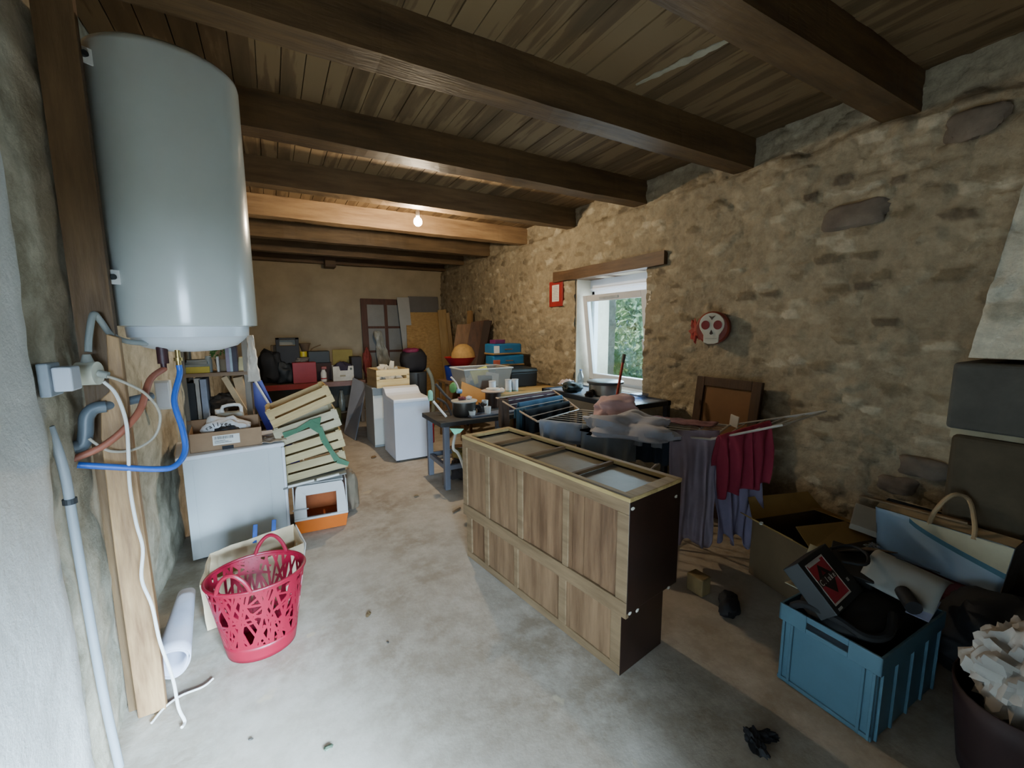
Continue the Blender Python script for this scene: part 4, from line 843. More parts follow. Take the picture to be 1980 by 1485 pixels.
for k, (px, yy, ht) in enumerate(((913, 4.3, .07), (938, 4.55, .13), (943, 4.3, .1))):
    c = at(px, 800, Y=yy); cup = solo('white_cup', MB().lathe([(.03, 0), (.04, ht), (.036, ht), (.027, .008)], 20), M_white2, ['lowest white cup next to the dark pot', 'tall white cup behind the dark bristles', 'white cup right of the dark bristles'][k], 'cup', (c.x, yy, TZ), smooth=True)
for k in range(4):
    z0 = TZ+.001+.022*(k % 2); y0 = 4.22+.045*k
    solo('metal_profile', MB().bb(0, .62, 0, .04, 0, .02), pm('#7d808c', rough=.4, metal=.5, var=.15), 'long grey metal profile lying on the table, ' + ['nearest of the four', 'second from the front', 'third from the front', 'farthest of the four'][k], 'metal profile', (1.87, y0, TZ if k % 2 == 0 else TZ), rz=R(2), group='metal profiles on the work table', bev=.002)
solo('bent_bar', MB().tube([at(842, 742, Y=4.75), at(862, 765, Y=4.75), at(880, 783, Y=4.72), at(885, 800, Y=4.6)], .016, 8), pm('#4a3d33', rough=.5), 'dark curved wooden bar rising behind the metal table', 'bar', smooth=True)
solo('bent_bar', MB().tube([at(845, 770, Y=4.6), at(862, 780, Y=4.55), at(872, 800, Y=4.5), at(873, 812, Y=4.5)], .014, 8), pm('#3a322c', rough=.5), 'lower dark curved bar at the table edge', 'bar', smooth=True)
solo('brush_stick', MB().cyl(at(838, 776, Y=4.35), at(863, 806, Y=4.22), .012), M_white2, 'white stick sloping down onto the metal table corner', 'stick', smooth=True)
solo('green_sponge', MB().blob(at(832, 765, Y=4.42), (.025, .03, .06), pw=3, amp=.1, seed=3), pm('#8fc7a4', rough=.7), 'mint green sponge at the upper end of the white stick', 'sponge', smooth=True)
solo('pale_tube', MB().tube([at(872, 729, Y=5.0), at(882, 741, Y=5.0), at(888, 757, Y=4.98)], .012, 8), pm('#cfc0ac', rough=.5), 'short pale curved tube leaning on the cardboard', 'tube', smooth=True)
solo('blue_plug', MB().cyl(at(884, 756, Y=4.96), at(892, 757, Y=4.96), .03), pm('#7ea6c8', rough=.4), 'pale blue plug at the lower end of the curved tube', 'plug', smooth=True)
solo('green_leaf_shape', MB().blob(at(876, 750, Y=5.05), (.05, .02, .07), pw=2, amp=.1, seed=8), pm('#5d8a44', rough=.6), 'flat green pad standing behind the curved tube', 'pad', smooth=True)
slab('cardboard_sheet', [(893, 738, 5.2), (962, 766, 4.85), (958, 812, 4.62), (886, 795, 4.85)], pm('#a3773f', rough=.8, var=.08), 'flat tan cardboard sheet leaning against the wooden table', 'cardboard', .008)
# things under and beside the metal table
fx = thing('red_canister', 'red canister standing behind the white washer', 'canister', (at(838, 860, Y=5.3).x+.01, 5.45, 0))
mk('canister_body', MB().lathe([(.05, .2), (.055, .21), (.055, .5), (.03, .54), (.0, .545)], 20), M_red, fx, smooth=True); mk('stand', MB().cyl((0, 0, 0), (0, 0, .2), .02), M_dark, fx)
hs = [at(884, 829, Y=3.7), at(878, 850, Y=3.7), at(877, 868, Y=3.7), at(888, 881, Y=3.7), (1.62, 3.74, .2), (1.7, 3.75, .016)]
solo('white_hose', MB().tube(hs, .014, 8), pm('#d8d2c4', rough=.5), 'white curved hose hanging beside the old cabinet', 'hose', smooth=True)
solo('dark_sack', MB().blob((0, 0, .13), (.16, .14, .13), pw=2.2, amp=.3, seed=14), pm('#3a3230', rough=.8, var=.3), 'dark sack on the floor under the metal table', 'sack', (1.86, 4.45, 0), smooth=True)
solo('yellow_cloth', MB().blob((0, 0, .05), (.07, .09, .06), pw=2.2, amp=.3, seed=15), pm('#a08a4c', rough=.8, var=.2), 'yellowish rag on the dark sack under the metal table', 'rag', (1.80, 4.45, .255), smooth=True)
solo('floor_pipe', MB().tube([(1.72, 5.6, .03), (2.2, 5.2, .03), (2.6, 4.9, .03)], .025, 8), pm('#6d5f52', rough=.5), 'brown pipe lying on the floor behind the metal table', 'pipe', smooth=True)
solo('floor_pipe', MB().tube([(1.85, 5.3, .022), (2.3, 5.25, .022), (2.8, 5.2, .022)], .02, 8), pm('#8d8d8a', rough=.4, metal=.5), 'grey pipe lying on the floor behind the metal table', 'pipe', smooth=True)
solo('clay_pot', MB().lathe([(.07, 0), (.12, .22), (.11, .22), (.06, .02)], 24), pm('#8a6a4c', rough=.8), 'brown pot on the floor behind the metal table', 'pot', (2.02, 5.0, 0), smooth=True)

# wooden table with the storage tubs
CZ = .90
WT = thing('wooden_table', 'wooden table full of tubs and cans beside the stone wall', 'table', (0, 0, 0))
mk('table_top', MB().bb(2.42, 3.55, 4.72, 6.1, CZ-.03, CZ), wood('#9a7a46', '#bb9a62', 'x'), WT, bev=.004)
mk('apron', MB().bb(2.5, 3.5, 4.8, 4.82, CZ-.12, CZ-.03).bb(2.5, 2.52, 4.8, 6.0, CZ-.12, CZ-.03), wood('#4a3424', '#5f452f', 'x'), WT)
for xx in (2.5, 3.45):
    for yy in (4.8, 5.98): mk('leg', MB().bb(xx-.03, xx+.03, yy-.03, yy+.03, 0, CZ-.03), wood('#5a402a', '#745538', 'z'), WT)
def tubgeo(w0, d0, w1, d1, h): return lambda b: b.grid(4, 1, lambda u, v: ((-.5, .5, .5, -.5)[int(u*4+.5) % 4]*(w0+(w1-w0)*v), (-.5, -.5, .5, .5)[int(u*4+.5) % 4]*(d0+(d1-d0)*v), v*h), cu=True).quad((-w0/2, -d0/2, .003), (w0/2, -d0/2, .003), (w0/2, d0/2, .003), (-w0/2, d0/2, .003))
cx0, cx1, _, cz1 = pr4(893, 703, 990, 750, 5.15)
tw = cx1-cx0
TB = thing('clear_tub', 'translucent plastic tub with yellow packets on the wooden table', 'tub', ((cx0+cx1)/2+.02, 5.40, CZ))
b = MB(); tubgeo(tw*.8, .42, tw*.97, .5, .30)(b)
M_clr = bpy.data.materials.new('frosted'); M_clr.use_nodes = True; _b = M_clr.node_tree.nodes['Principled BSDF']; _b.inputs['Base Color'].default_value = lin('#a3a29c'); _b.inputs['Roughness'].default_value = .3; _b.inputs['Alpha'].default_value = .45
mk('tub_body', b, M_clr, TB, sol=.004); mk('rim', MB().tube([(-tw*.49, -.255, .3), (tw*.49, -.255, .3), (tw*.49, .255, .3), (-tw*.49, .255, .3)], .01, 6, 1, True), pm('#c9c8c2', rough=.35), TB)
TBx, TBy = (cx0+cx1)/2+.02, 5.40
solo('yellow_packet', MB().box((0, 0, .0), (.26, .03, .2), (R(-18), R(-14), 0)), pm('#d5cf5c', rough=.4, var=.1), 'yellow packet inside the translucent tub', 'packet', (TBx-.05, TBy-.08, CZ+.2), bev=.005)
solo('white_packet', MB().box((0, 0, 0), (.2, .03, .18), (R(-12), R(12), 0)), M_white2, 'white packet inside the translucent tub', 'packet', (TBx+.10, TBy-.14, CZ+.14), bev=.005)
solo('grey_bundle', MB().blob((0, 0, .09), (.2, .14, .09), pw=2.6, amp=.25, seed=17), pm('#8f8f8a', rough=.7, var=.2), 'grey bundle at the bottom of the translucent tub', 'bundle', (TBx, TBy+.06, CZ+.006), smooth=True)
for k, (px, w, h, lbl) in enumerate(((952, .09, .17, 'tall white can at the left on the wooden table'), (983, .085, .165, 'white can in the middle beside the black case'), (996, .085, .165, 'rightmost white can against the black case'))):
    pc = at(px, 748, Y=4.86 if k == 0 else 4.92); cn = thing('white_can', lbl, 'can', (pc.x, pc.y, CZ), 0, 'white cans on the wooden table')
    mk('can_body', MB().lathe([(w/2, 0), (w/2, h-.012)], 24), pm('#dde3ea', rough=.35, var=.04), cn, smooth=True); mk('lid', MB().lathe([(w/2+.003, h-.012), (w/2+.003, h), (0, h)], 24), pm('#c6c9cc', rough=.35), cn, smooth=True); mk('green_band', MB().lathe([(w/2+.001, .006), (w/2+.001, .02)], 24), pm('#8fae8e', rough=.5), cn)
pc = at(970, 748, Y=4.86); solo('white_ball', MB().blob((0, 0, .036), (.038, .036, .036), pw=2, amp=0, seg=24, flat=-2), pm('#dcc9bb', rough=.5), 'small pinkish white ball between the white cans', 'ball', (pc.x, pc.y, CZ), smooth=True)
cx0, cx1, _, cz1 = pr4(996, 712, 1047, 752, 5.15)
BC2 = thing('black_case', 'black plastic case with a lid at the right table end', 'case', ((cx0+cx1)/2-.02, 5.42, CZ), R(-4))
cw = cx1-cx0; mk('case_body', MB().box((0, 0, .105), (cw*.92, .42, .21), taper=1.05), pm('#1b1f22', rough=.45, var=.2), BC2, bev=.015); mk('lid', MB().box((0, 0, .24), (cw, .46, .06), taper=.93), pm('#24292a', rough=.4, var=.2), BC2, bev=.015)
sx0, sx1, _, _ = pr4(945, 655, 1005, 700, 5.85)
scx, scw = (sx0+sx1)/2, sx1-sx0
solo('travel_chest', MB().box((0, 0, .13), (scw*1.0, .34, .26)), pm('#2c2620', rough=.6, var=.25), 'dark chest under the two blue suitcases', 'chest', (scx+.03, 5.88, CZ), bev=.012)
zz_ = CZ+.26
for k in range(2):
    sc_ = thing('blue_suitcase', ['lower blue suitcase with tan piping on the dark chest', 'upper blue suitcase with tan piping under the purple box'][k], 'suitcase', (scx+.02-.03*k, 5.88, zz_), R(-3+5*k), 'blue suitcases')
    hk = .175; mk('shell', MB().box((0, 0, hk/2), (scw*(.98-.06*k), .3, hk)), pm('#256a9a', rough=.5, var=.12), sc_, bev=.025)
    mk('piping', MB().box((0, 0, .022), (scw*(.99-.06*k), .308, .03)), pm('#9c7c4c', rough=.6), sc_, bev=.008)
    if k == 0: mk('corner_patch', MB().box((-scw*.38, -.152, .06), (scw*.2, .012, .09)), pm('#b5583c', rough=.6), sc_)
    else: mk('paper_label', MB().box((-scw*.36, -.152, .09), (scw*.16, .01, .11)), M_paper, sc_); 
    mk('handle', MB().tube([(-.05, -.152, .09), (-.04, -.18, .09), (.05, -.18, .09), (.06, -.152, .09)], .008, 6, 3), pm('#7a5a38', rough=.5), sc_)
    zz_ += hk+.001
solo('purple_box', MB().box((0, 0, .03), (.2, .14, .06), (0, 0, .2)), pm('#6a2458', rough=.5, var=.25), 'small purple box on top of the upper blue suitcase', 'box', (scx-.12, 5.86, zz_), bev=.006)
rbx = at(895, 695, Y=6.35)
ST = thing('wooden_stool', 'stool carrying the blue bin behind the wooden table', 'stool', (at(882, 735, Y=6.35).x, 6.4, 0))
bzz = at(882, 736, Y=6.25).z
mk('seat', MB().bb(-.25, .25, -.2, .2, bzz-.03, bzz), wood('#6b5236', '#8a6c4a', 'x'), ST)
for sx_ in (-.2, .2):
    for sy_ in (-.15, .15): mk('leg', MB().bb(sx_-.02, sx_+.02, sy_-.02, sy_+.02, 0, bzz-.03), wood('#6b5236', '#8a6c4a', 'z'), ST)
hb_ = at(882, 708, Y=6.3).z-bzz
solo('blue_bin', MB().lathe([(.14, 0), (.17, hb_), (.16, hb_), (.13, .01)], 28), pm('#22358f', rough=.4, var=.1), 'dark blue bin on the stool under the red basin', 'bin', (at(884, 720, Y=6.3).x, 6.4, bzz), smooth=True)
zb_ = bzz+hb_
solo('red_basin', MB().lathe([(.16, 0), (.25, .13), (.265, .135), (.24, .13), (.15, .01)], 32), M_red, 'red round basin stacked on the dark blue bin', 'basin', (at(893, 700, Y=6.35).x, 6.42, zb_), smooth=True)
solo('straw_lid', MB().lathe([(.2, 0), (.19, .08), (.14, .17), (.07, .215), (0, .225)], 28), pm('#a9854c', rough=.85, var=.2, sc=14), 'tan domed straw lid resting in the red basin', 'lid', (at(899, 690, Y=6.35).x, 6.42, zb_+.125), smooth=True)
solo('white_jar', MB().lathe([(.055, 0), (.06, .01), (.06, .11), (.05, .13), (.05, .14), (0, .14)], 24), pm('#cfc9bc', rough=.4), 'white round jar beside the blue bin at the table edge', 'jar', (at(899, 712, Y=5.6).x-.03, 5.55, CZ), smooth=True)
solo('brown_carton', MB().box((0, 0, .1), (.16, .3, .2)), pm('#5a4332', rough=.8, var=.15), 'brown carton on the table left of the translucent tub', 'carton', (2.53, 5.32, CZ), bev=.004)

# metal table under the window
NZ = 1.0
e1, e2 = Vector((3.52, 2.92, 0)), Vector((2.98, 2.86, 0))
IT = thing('iron_table', 'dark blue iron table under the window', 'table', (0, 0, 0))
M_iron = pm('#2f3642', rough=.45, var=.15, metal=.2)
ty0, ty1, tx0, tx1 = 2.92, 4.40, 2.92, 3.54
mk('table_frame', MB().bb(tx0, tx1, ty0, ty0+.045, NZ-.05, NZ).bb(tx0, tx1, ty1-.045, ty1, NZ-.05, NZ).bb(tx0, tx0+.045, ty0, ty1, NZ-.05, NZ).bb(tx1-.045, tx1, ty0, ty1, NZ-.05, NZ), M_iron, IT, bev=.004)
mk('table_top', MB().bb(tx0+.04, tx1-.04, ty0+.04, ty1-.04, NZ-.025, NZ-.01), pm('#8f98a8', rough=.3, var=.08), IT)
for x_, y_ in ((tx0+.03, ty0+.03), (tx1-.03, ty0+.03), (tx0+.03, ty1-.03), (tx1-.03, ty1-.03)): mk('leg', MB().bb(x_-.025, x_+.025, y_-.025, y_+.025, 0, NZ-.05), M_iron, IT)
mk('apron', MB().bb(tx0+.005, tx0+.02, ty0+.05, ty1-.05, NZ-.14, NZ-.05), pm('#7d7a72', rough=.5, var=.1), IT)
cpx = at(1179, 742, Y=3.72)
CM = thing('crepe_maker', 'round steel crepe maker with a wide plate on the iron table', 'crepe maker', (3.27, 3.62, NZ-.01), R(-48))
mk('base_drum', MB().lathe([(.185, .012), (.185, .125), (.18, .13)], 48), pm('#b6b2aa', rough=.28, metal=.85, var=.06), CM, smooth=True)
mk('hot_plate', MB().lathe([(.18, .13), (.205, .135), (.207, .155), (.2, .16), (0, .16)], 48), pm('#62666c', rough=.35, metal=.4, var=.05), CM, smooth=True)
mk('knob', MB().cyl((-.12, -.15, .05), (-.135, -.185, .05), .028, .024, 18), M_black, CM, smooth=True)
for k in range(3): mk('foot', MB().cyl((.14*math.cos(k*2.09), .14*math.sin(k*2.09), 0), (.14*math.cos(k*2.09), .14*math.sin(k*2.09), .014), .018), M_black, CM)
pb_ = at(1123, 722, Y=4.28)
WB = thing('clear_bottle', 'clear plastic bottle by the left window edge', 'bottle', (3.46, 4.30, NZ-.01))
mk('bottle_body', MB().lathe([(.035, 0), (.04, .01), (.04, .13), (.018, .19), (.015, .21)], 20), glassmat('bottle_plastic', '#dfe8f2', .25, .1), WB, smooth=True); mk('cap', MB().lathe([(.018, .205), (.018, .225), (0, .225)], 16), pm('#8fa3c8', rough=.4), WB, smooth=True)
pk = at(1105, 735, Y=4.1)
solo('coloured_packet', MB().grid(12, 6, lambda u, v: ((u-.5)*.2, (v-.5)*.16, .05+.03*noise.noise(Vector((u*5, v*5, 1)))+.05*(1-abs(u-.5)*2))), pm('#d8b8b0', rough=.3, hex2='#d9dde8', sc=14), 'crumpled pink and white packet on the iron table', 'packet', (3.12, 4.12, NZ+.02), sol=.003)
solo('crumpled_bag', MB().blob((0, 0, .055), (.14, .1, .06), pw=2.2, amp=.25, seed=19), pm('#2b332f', rough=.6, var=.3), 'dark crumpled bag beside the crepe maker', 'bag', (3.08, 3.98, NZ-.012), smooth=True)
solo('dark_lump', MB().blob((0, 0, .03), (.045, .04, .035), pw=2.2, amp=.25, seed=20), pm('#2a1c18', rough=.6), 'small dark brown lump in front of the crepe maker', 'lump', (3.02, 3.60, NZ-.012), smooth=True)
solo('glass_dish', MB().box((0, 0, .025), (.15, .1, .05), taper=1.1), glassmat('dish_glass', '#c9d2e6', .3, .1), 'low clear dish on the table right of the crepe maker', 'dish', (3.42, 3.24, NZ-.01), bev=.004)
h0_, h1_ = at(1207, 686, Y=3.12), at(1192, 770, Y=3.05)
dv = (h1_-h0_).normalized(); hl = h0_+dv*((h0_.z-.0)/(-dv.z))
RH = thing('broom_handle', 'red broom handle with a grey tip leaning before the window', 'broom', hl)
mk('stick', MB().cyl((0, 0, 0), h0_-hl, .014, .013), pm('#b8483c', rough=.4, var=.06), RH, smooth=True); mk('grip', MB().cyl((h0_-hl)-(-dv)*.085, (h0_-hl)+(-dv)*.002, .0165), pm('#5a5450', rough=.6), RH, smooth=True)
mk('broom_head', MB().box((0, 0, .03), (.2, .05, .05)), M_dark, RH, bev=.01)

# framed panel leaning on the stone wall
q0, q1 = at(1360, 727, X=3.60), at(1478, 743, X=3.60)
FP = thing('framed_board', 'dark wooden framed panel leaning on the stone wall under the skull', 'panel', (3.60, (q0.y+q1.y)/2, 0), 0, rot=(0, R(7), 0))
fw_, fh_ = (q0.y-q1.y)/2+.02, 1.27
b = MB().bb(-.2-.02, -.2+.02, -fw_, -fw_+.085, 0, fh_).bb(-.22, -.18, fw_-.085, fw_, 0, fh_).bb(-.22, -.18, -fw_+.085, fw_-.085, fh_-.085, fh_).bb(-.22, -.18, -fw_+.085, fw_-.085, 0, .1)
mk('frame', b, wood('#3a281a', '#523a26', 'z'), FP, bev=.006); mk('panel_board', MB().bb(-.20, -.19, -fw_+.08, fw_-.08, .09, fh_-.08), pm('#7a5632', rough=.7, var=.12, sc=3), FP)
solo('white_card', MB().box((0, 0, .05), (.01, .07, .10), (R(12), R(-12), 0)), M_paper, 'small white card leaning in front of the framed panel', 'card', at(1419, 826, X=3.2), bev=.002)

# wall pieces
NT = thing('red_notice', 'small red framed notice on the stone wall left of the window', 'notice', (3.63, (at(1069, 565, X=XR).y+at(1097, 565, X=XR).y)/2-.01, at(1083, 568, X=XR-.05).z))
mk('frame', MB().box((0, 0, 0), (.025, .33, .36)), pm('#9e2a26', rough=.5), NT, bev=.006)
pg = mk('page', MB().box((-.014, 0, .01), (.004, .17, .235)), M_paper, NT)
b = MB()
for k in range(9): b.box((-.017, .0, .10-.022*k), (.002, .13-.03*((k*7) % 3 == 0), .005))
mk('text_line', b, pm('#8a8684', rough=.7), pg)
SK = thing('skull_clock', 'round red wall clock with a white skull face on the stone wall', 'wall clock', (3.57, (at(1345, 635, X=3.5).y+at(1402, 635, X=3.5).y)/2+.01, at(1374, 634, X=3.5).z), R(24))
rw = (at(1347, 635, X=3.5).y-at(1401, 635, X=3.5).y)/2
M_sk = pm('#d9d3bf', rough=.6, var=.06)
b = MB(); Mx = Matrix.Rotation(R(-90), 4, 'Y'); b.M = Mx; b.lathe([(.98*rw, -.06), (rw, -.05), (rw, .06), (.9*rw, .075), (0, .075)], 40, sy=1, sx=1.05)
mk('round_case', b, pm('#8a3a2a', rough=.5, var=.2), SK, smooth=True)
def yz(pts): return [(-y, z) for y, z in pts]
sk = []
for k in range(25):
    a = R(-35)+R(250)*k/24; sk.append((.74*rw*math.cos(a), .22*rw+.74*rw*math.sin(a)))
sk += [(-.46*rw, -.45*rw), (-.44*rw, -.92*rw), (-.2*rw, -1.02*rw), (.2*rw, -1.02*rw), (.44*rw, -.92*rw), (.46*rw, -.45*rw)]
mk('skull_face', MB().prism(sk, -.10, -.076, 'x'), M_sk, SK, bev=.004)
M_eye = pm('#8a2a26', rough=.6); 
for s_ in (-1, 1):
    b = MB(); b.M = Mx; b.lathe([(.25*rw, .1), (.25*rw, .106), (0, .106)], 24, c=(.18*rw, s_*.36*rw, 0), sx=1.15); mk('eye', b, M_eye, SK)
mk('nose', MB().prism([(0, -.12*rw), (.1*rw, -.36*rw), (0, -.44*rw), (-.1*rw, -.36*rw)], -.106, -.099, 'x'), pm('#3a2a22', rough=.7), SK)
mk('forehead_mark', MB().prism([(-.2*rw, .78*rw), (0, .7*rw), (.2*rw, .78*rw), (0, .5*rw)], -.106, -.099, 'x'), pm('#6a5a4c', rough=.7), SK)
mk('mouth_line', MB().bb(-.105, -.099, -.34*rw, .34*rw, -.68*rw, -.655*rw), pm('#a8a08c', rough=.7), SK)
solo('red_flower', MB().blob((0, 0, 0), (.03, .05, .09), pw=2, amp=.5, fr=5, seed=4, flat=-2), pm('#a03a30', rough=.6, var=.3), 'small red flower fixed at the left of the skull clock', 'flower', (3.56, at(1347, 650, X=3.55).y+.02, at(1347, 640, X=3.55).z), smooth=True)

# drying rack
RZ = .95
A_, D_, W1, W2 = Vector((1.94, 2.99, RZ)), Vector((2.58, 3.22, RZ)), Vector((2.69, 1.86, RZ)), Vector((3.20, 2.06, RZ))
T1, T2 = Vector((2.93, 1.42, 1.13)), Vector((3.42, 1.56, 1.135))
T1 = at(1512, 822, Y=1.47); T2 = at(1597, 795, Y=1.52)
V1, V2 = at(962, 770, Y=3.85), at(1070, 755, Y=4.15)
DRK = thing('drying_rack', 'white metal clothes drying rack with raised wings', 'drying rack', (0, 0, 0))
M_rk = pm('#c9c6c0', rough=.35, metal=.4, var=.05)
def bars(b, p0, p1, q0, q1, n, r=.004):
    for k in range(1, n):
        t = k/n; b.cyl(p0.lerp(p1, t), q0.lerp(q1, t), r, seg=6)
b = MB().tube([A_, W1], .008, 8, 1).tube([D_, W2], .008, 8, 1).tube([A_, D_], .008, 8, 1).tube([W1, W2], .008, 8, 1); bars(b, A_, D_, W1, W2, 8); mk('centre_frame', b, M_rk, DRK)
b = MB().tube([A_, A_.lerp(V1, .93), V1.lerp(V2, .08), V1.lerp(V2, .92), D_.lerp(V2, .93), D_], .009, 8, 4); bars(b, A_, V1, D_, V2, 6); mk('wing', b, pm('#c2ad98', rough=.4, var=.05), DRK, smooth=True)
b = MB().tube([W1, T1, T2, W2], .0085, 8, 1); bars(b, W1, T1, W2, T2, 5); mk('wing', b, M_rk, DRK)
uu = (W1-A_).normalized(); vv = (D_-A_).normalized()
for o_ in (.15, .85):
    c0 = A_.lerp(W1, o_); c1 = D_.lerp(W2, o_)
for (a_, c_) in ((A_.lerp(W1, .12), W2.lerp(D_, .25)), (W1.lerp(A_, .12), D_.lerp(W2, .25))):
    e_ = c_.copy(); e_.z = .012; mk('leg', MB().tube([a_, a_.lerp(e_, .5), e_], .009, 8, 1), M_rk, DRK)
for (a_, c_) in ((D_.lerp(W2, .12), W1.lerp(A_, .25)), (W2.lerp(D_, .12), A_.lerp(W1, .25))):
    e_ = c_.copy(); e_.z = .012; mk('leg', MB().tube([a_, a_.lerp(e_, .5), e_], .009, 8, 1), M_rk, DRK)

def drape(name, p0, p1, fl_, bl_, mat, label, cat, out=(-.8, -.55, 0), amp=.02, nf=5, lift=.02, seed=1, taper=0, nu=44, nv=30, sol=.006, ragged=.03, belly=.03):
    p0, p1 = Vector(p0), Vector(p1); out = Vector(out).normalized(); L = fl_+bl_; off = Vector((seed*2.3, seed, 0))
    def fn(u, v):
        s = v*(L)-bl_                      # >0 front, <0 back
        c = p0.lerp(p1, u+taper*(.5-u)*max(0, s)/max(fl_, .01)); d = abs(s); rag = 1+ragged*4*noise.noise(Vector((u*3, seed, 0)))
        f = amp*min(1, d*5)*(math.sin(u*nf*6.283+1.3*noise.noise(Vector((u*3, d*2, seed)))*3)+.8*noise.noise(Vector((u*8, d*3, seed))))
        side = 1 if s > 0 else -1
        z = lift*max(0, 1-(d/.035)**2) - max(0, d-.03)*rag
        o = out*side*(.022*min(1, d/.035)+belly*min(1, d*2)*.5)+out*f
        return c+o+Vector((0, 0, z))
    return solo(name, MB().grid(nu, nv, fn), mat, label, cat, smooth=True, sol=sol, ang=80)
M_gcl = pm('#a9b0bd', rough=.9, var=.12, sheen=.2, sc=5); M_navy = pm('#34404f', rough=.9, var=.15); M_mauve = pm('#a3929d', rough=.9, var=.1); M_mauve2 = pm('#847990', rough=.9, var=.1); M_burg = pm('#8a2438', rough=.9, var=.12)
nrm_out = Vector((-.84, -.54, 0))
drape('grey_garment', A_.lerp(W1, .02), A_.lerp(W1, .30), .16, .2, M_gcl, 'grey garment hanging over the near rail at the left', 'clothing', nrm_out, .028, 2.6, seed=2)
drape('grey_garment', A_.lerp(W1, .30), A_.lerp(W1, .62), .27, .2, pm('#9aa3ac', rough=.9, var=.12, sc=5), 'longer dark grey garment hanging over the near rail', 'clothing', nrm_out, .025, 2.5, seed=5)
drape('navy_garment', A_.lerp(W1, .62), A_.lerp(W1, .80), .25, .12, M_navy, 'dark navy garment hanging between the grey and mauve ones', 'clothing', nrm_out, .012, 2, seed=6)
drape('grey_sock', A_.lerp(W1, .60), A_.lerp(W1, .76), .13, .1, M_gcl, 'short grey cloth thrown over the navy garment', 'clothing', nrm_out, .02, 1.5, seed=7, lift=.03, belly=.07)
drape('mauve_garment', A_.lerp(W1, .79)+Vector((-.03, -.03, .01)), W1.lerp(W2, .24)+Vector((0, -.03, .01)), .84, .25, M_mauve, 'long mauve garment hanging almost to the floor', 'clothing', (-.7, -.7, 0), .05, 1.6, seed=8, taper=.1, lift=.035, ragged=.07, belly=.12)
drape('mauve_garment', W1.lerp(W2, .14)+Vector((.03, .02, -.03)), W1.lerp(T1, .5).lerp(W2.lerp(T2, .5), .45)+Vector((.02, .03, -.08)), .78, .2, M_mauve2, 'violet grey garment hanging behind the red cloth', 'clothing', (-.35, -.94, 0), .045, 1.4, seed=9, taper=.0, ragged=.1, belly=.1)
drape('red_cloth', W1.lerp(T1, .03)+Vector((-.02, -.06, .02)), W1.lerp(T1, .55).lerp(W2.lerp(T2, .55), .42)+Vector((-.02, -.06, .03)), .46, .25, M_burg, 'dark red cloth hanging from the right wing of the rack', 'clothing', (-.35, -.94, 0), .03, 4, seed=10, ragged=.08)
solo('pink_jumper', MB().blob((0, 0, .10), (.18, .15, .12), pw=2.6, amp=.22, fr=3, seed=41, seg=40), pm('#ebc4c6', rough=.9, var=.08, sheen=.3), 'pink folded jumper heaped on top of the drying rack', 'clothing', at(1190, 812, z=RZ+.06)+Vector((.03, .02, -.03)), R(-25), smooth=True)
hp = at(1225, 828, z=RZ+.05)
solo('grey_blanket', MB().blob((0, 0, .0), (.34, .21, .13), pw=2.3, amp=.26, fr=3.4, seed=43, seg=52, flat=-.08), pm('#c0c0ca', rough=.9, var=.08, sheen=.2), 'pale grey blanket heaped below the pink jumper', 'clothing', (hp.x-.02, hp.y+.02, RZ+.022), math.atan2(uu.y, uu.x), smooth=True)
solo('pink_lace_cloth', MB().grid(30, 12, lambda u, v: W2.lerp(D_, .05+.6*u).lerp(W1.lerp(A_, .05+.6*u), .05+.35*v)+Vector((0, 0, .02+.016*noise.noise(Vector((u*9, v*6, 3)))))), pm('#8a6468', rough=.9, var=.25, sc=16), 'dusty pink knitted cloth lying flat across the rack bars', 'clothing', smooth=True, sol=.006)
# clothes on the raised left wing
def onw(s, t): return A_.lerp(V1, s).lerp(D_.lerp(V2, s), t)
wout = -(V1-A_); wout.z = 0
drape('burgundy_garment', onw(.86, .08), onw(.86, .95), .13, .12, pm('#4a2a34', rough=.9, var=.15), 'dark burgundy garment on the top bar of the left wing', 'clothing', wout, .012, 3, seed=21)
drape('blue_towel', onw(.58, .10), onw(.58, .97), .14, .14, pm('#47708f', rough=.9, var=.08), 'steel blue towel hung over the middle of the left wing', 'clothing', wout, .012, 3, seed=22, lift=.03)
drape('black_garment', onw(.32, .02), onw(.32, .97), .24, .2, pm('#11161c', rough=.9), 'black garment hanging on the lower bar of the left wing', 'clothing', wout, .015, 3, seed=23)
drape('green_garment', onw(.42, -.06), onw(.42, .12), .3, .1, pm('#35505a', rough=.9, var=.2), 'dark teal garment at the left edge of the wing', 'clothing', wout, .02, 1.5, seed=24)
drape('brown_garment', onw(.9, -.04), onw(.8, .06), .3, .1, pm('#57463a', rough=.9, var=.2), 'brown garment hanging at the far left corner of the wing', 'clothing', wout, .02, 1.5, seed=25)
# ================================================================== RIGHT FOREGROUND
# plastic storage crate
KX, KY, KH = 2.10, .62, .40
K = thing('storage_crate', 'teal blue plastic storage crate full of odds and ends', 'crate', (KX, .815, 0), R(-2))
M_teal = pm('#4f7080', rough=.4, var=.06)
b = MB(); hw, Lk = .195, .60
b.bb(0, .006, -hw, hw, 0, KH-.05).bb(0, Lk, -hw, -hw+.006, 0, KH-.05).bb(0, Lk, hw-.006, hw, 0, KH-.05).bb(Lk-.006, Lk, -hw, hw, 0, KH-.05).bb(0, Lk, -hw, hw, 0, .006)
mk('crate_body', b, M_teal, K)
b = MB(); b.bb(-.012, 0, -hw-.012, -.085, KH-.085, KH).bb(-.012, 0, .085, hw+.012, KH-.085, KH).bb(-.012, 0, -.085, .085, KH-.03, KH).bb(-.012, 0, -.085, .085, KH-.085, KH-.062)
b.bb(-.012, Lk+.012, -hw-.012, -hw, KH-.085, KH).bb(-.012, Lk+.012, hw, hw+.012, KH-.085, KH).bb(Lk, Lk+.012, -hw, hw, KH-.085, KH)
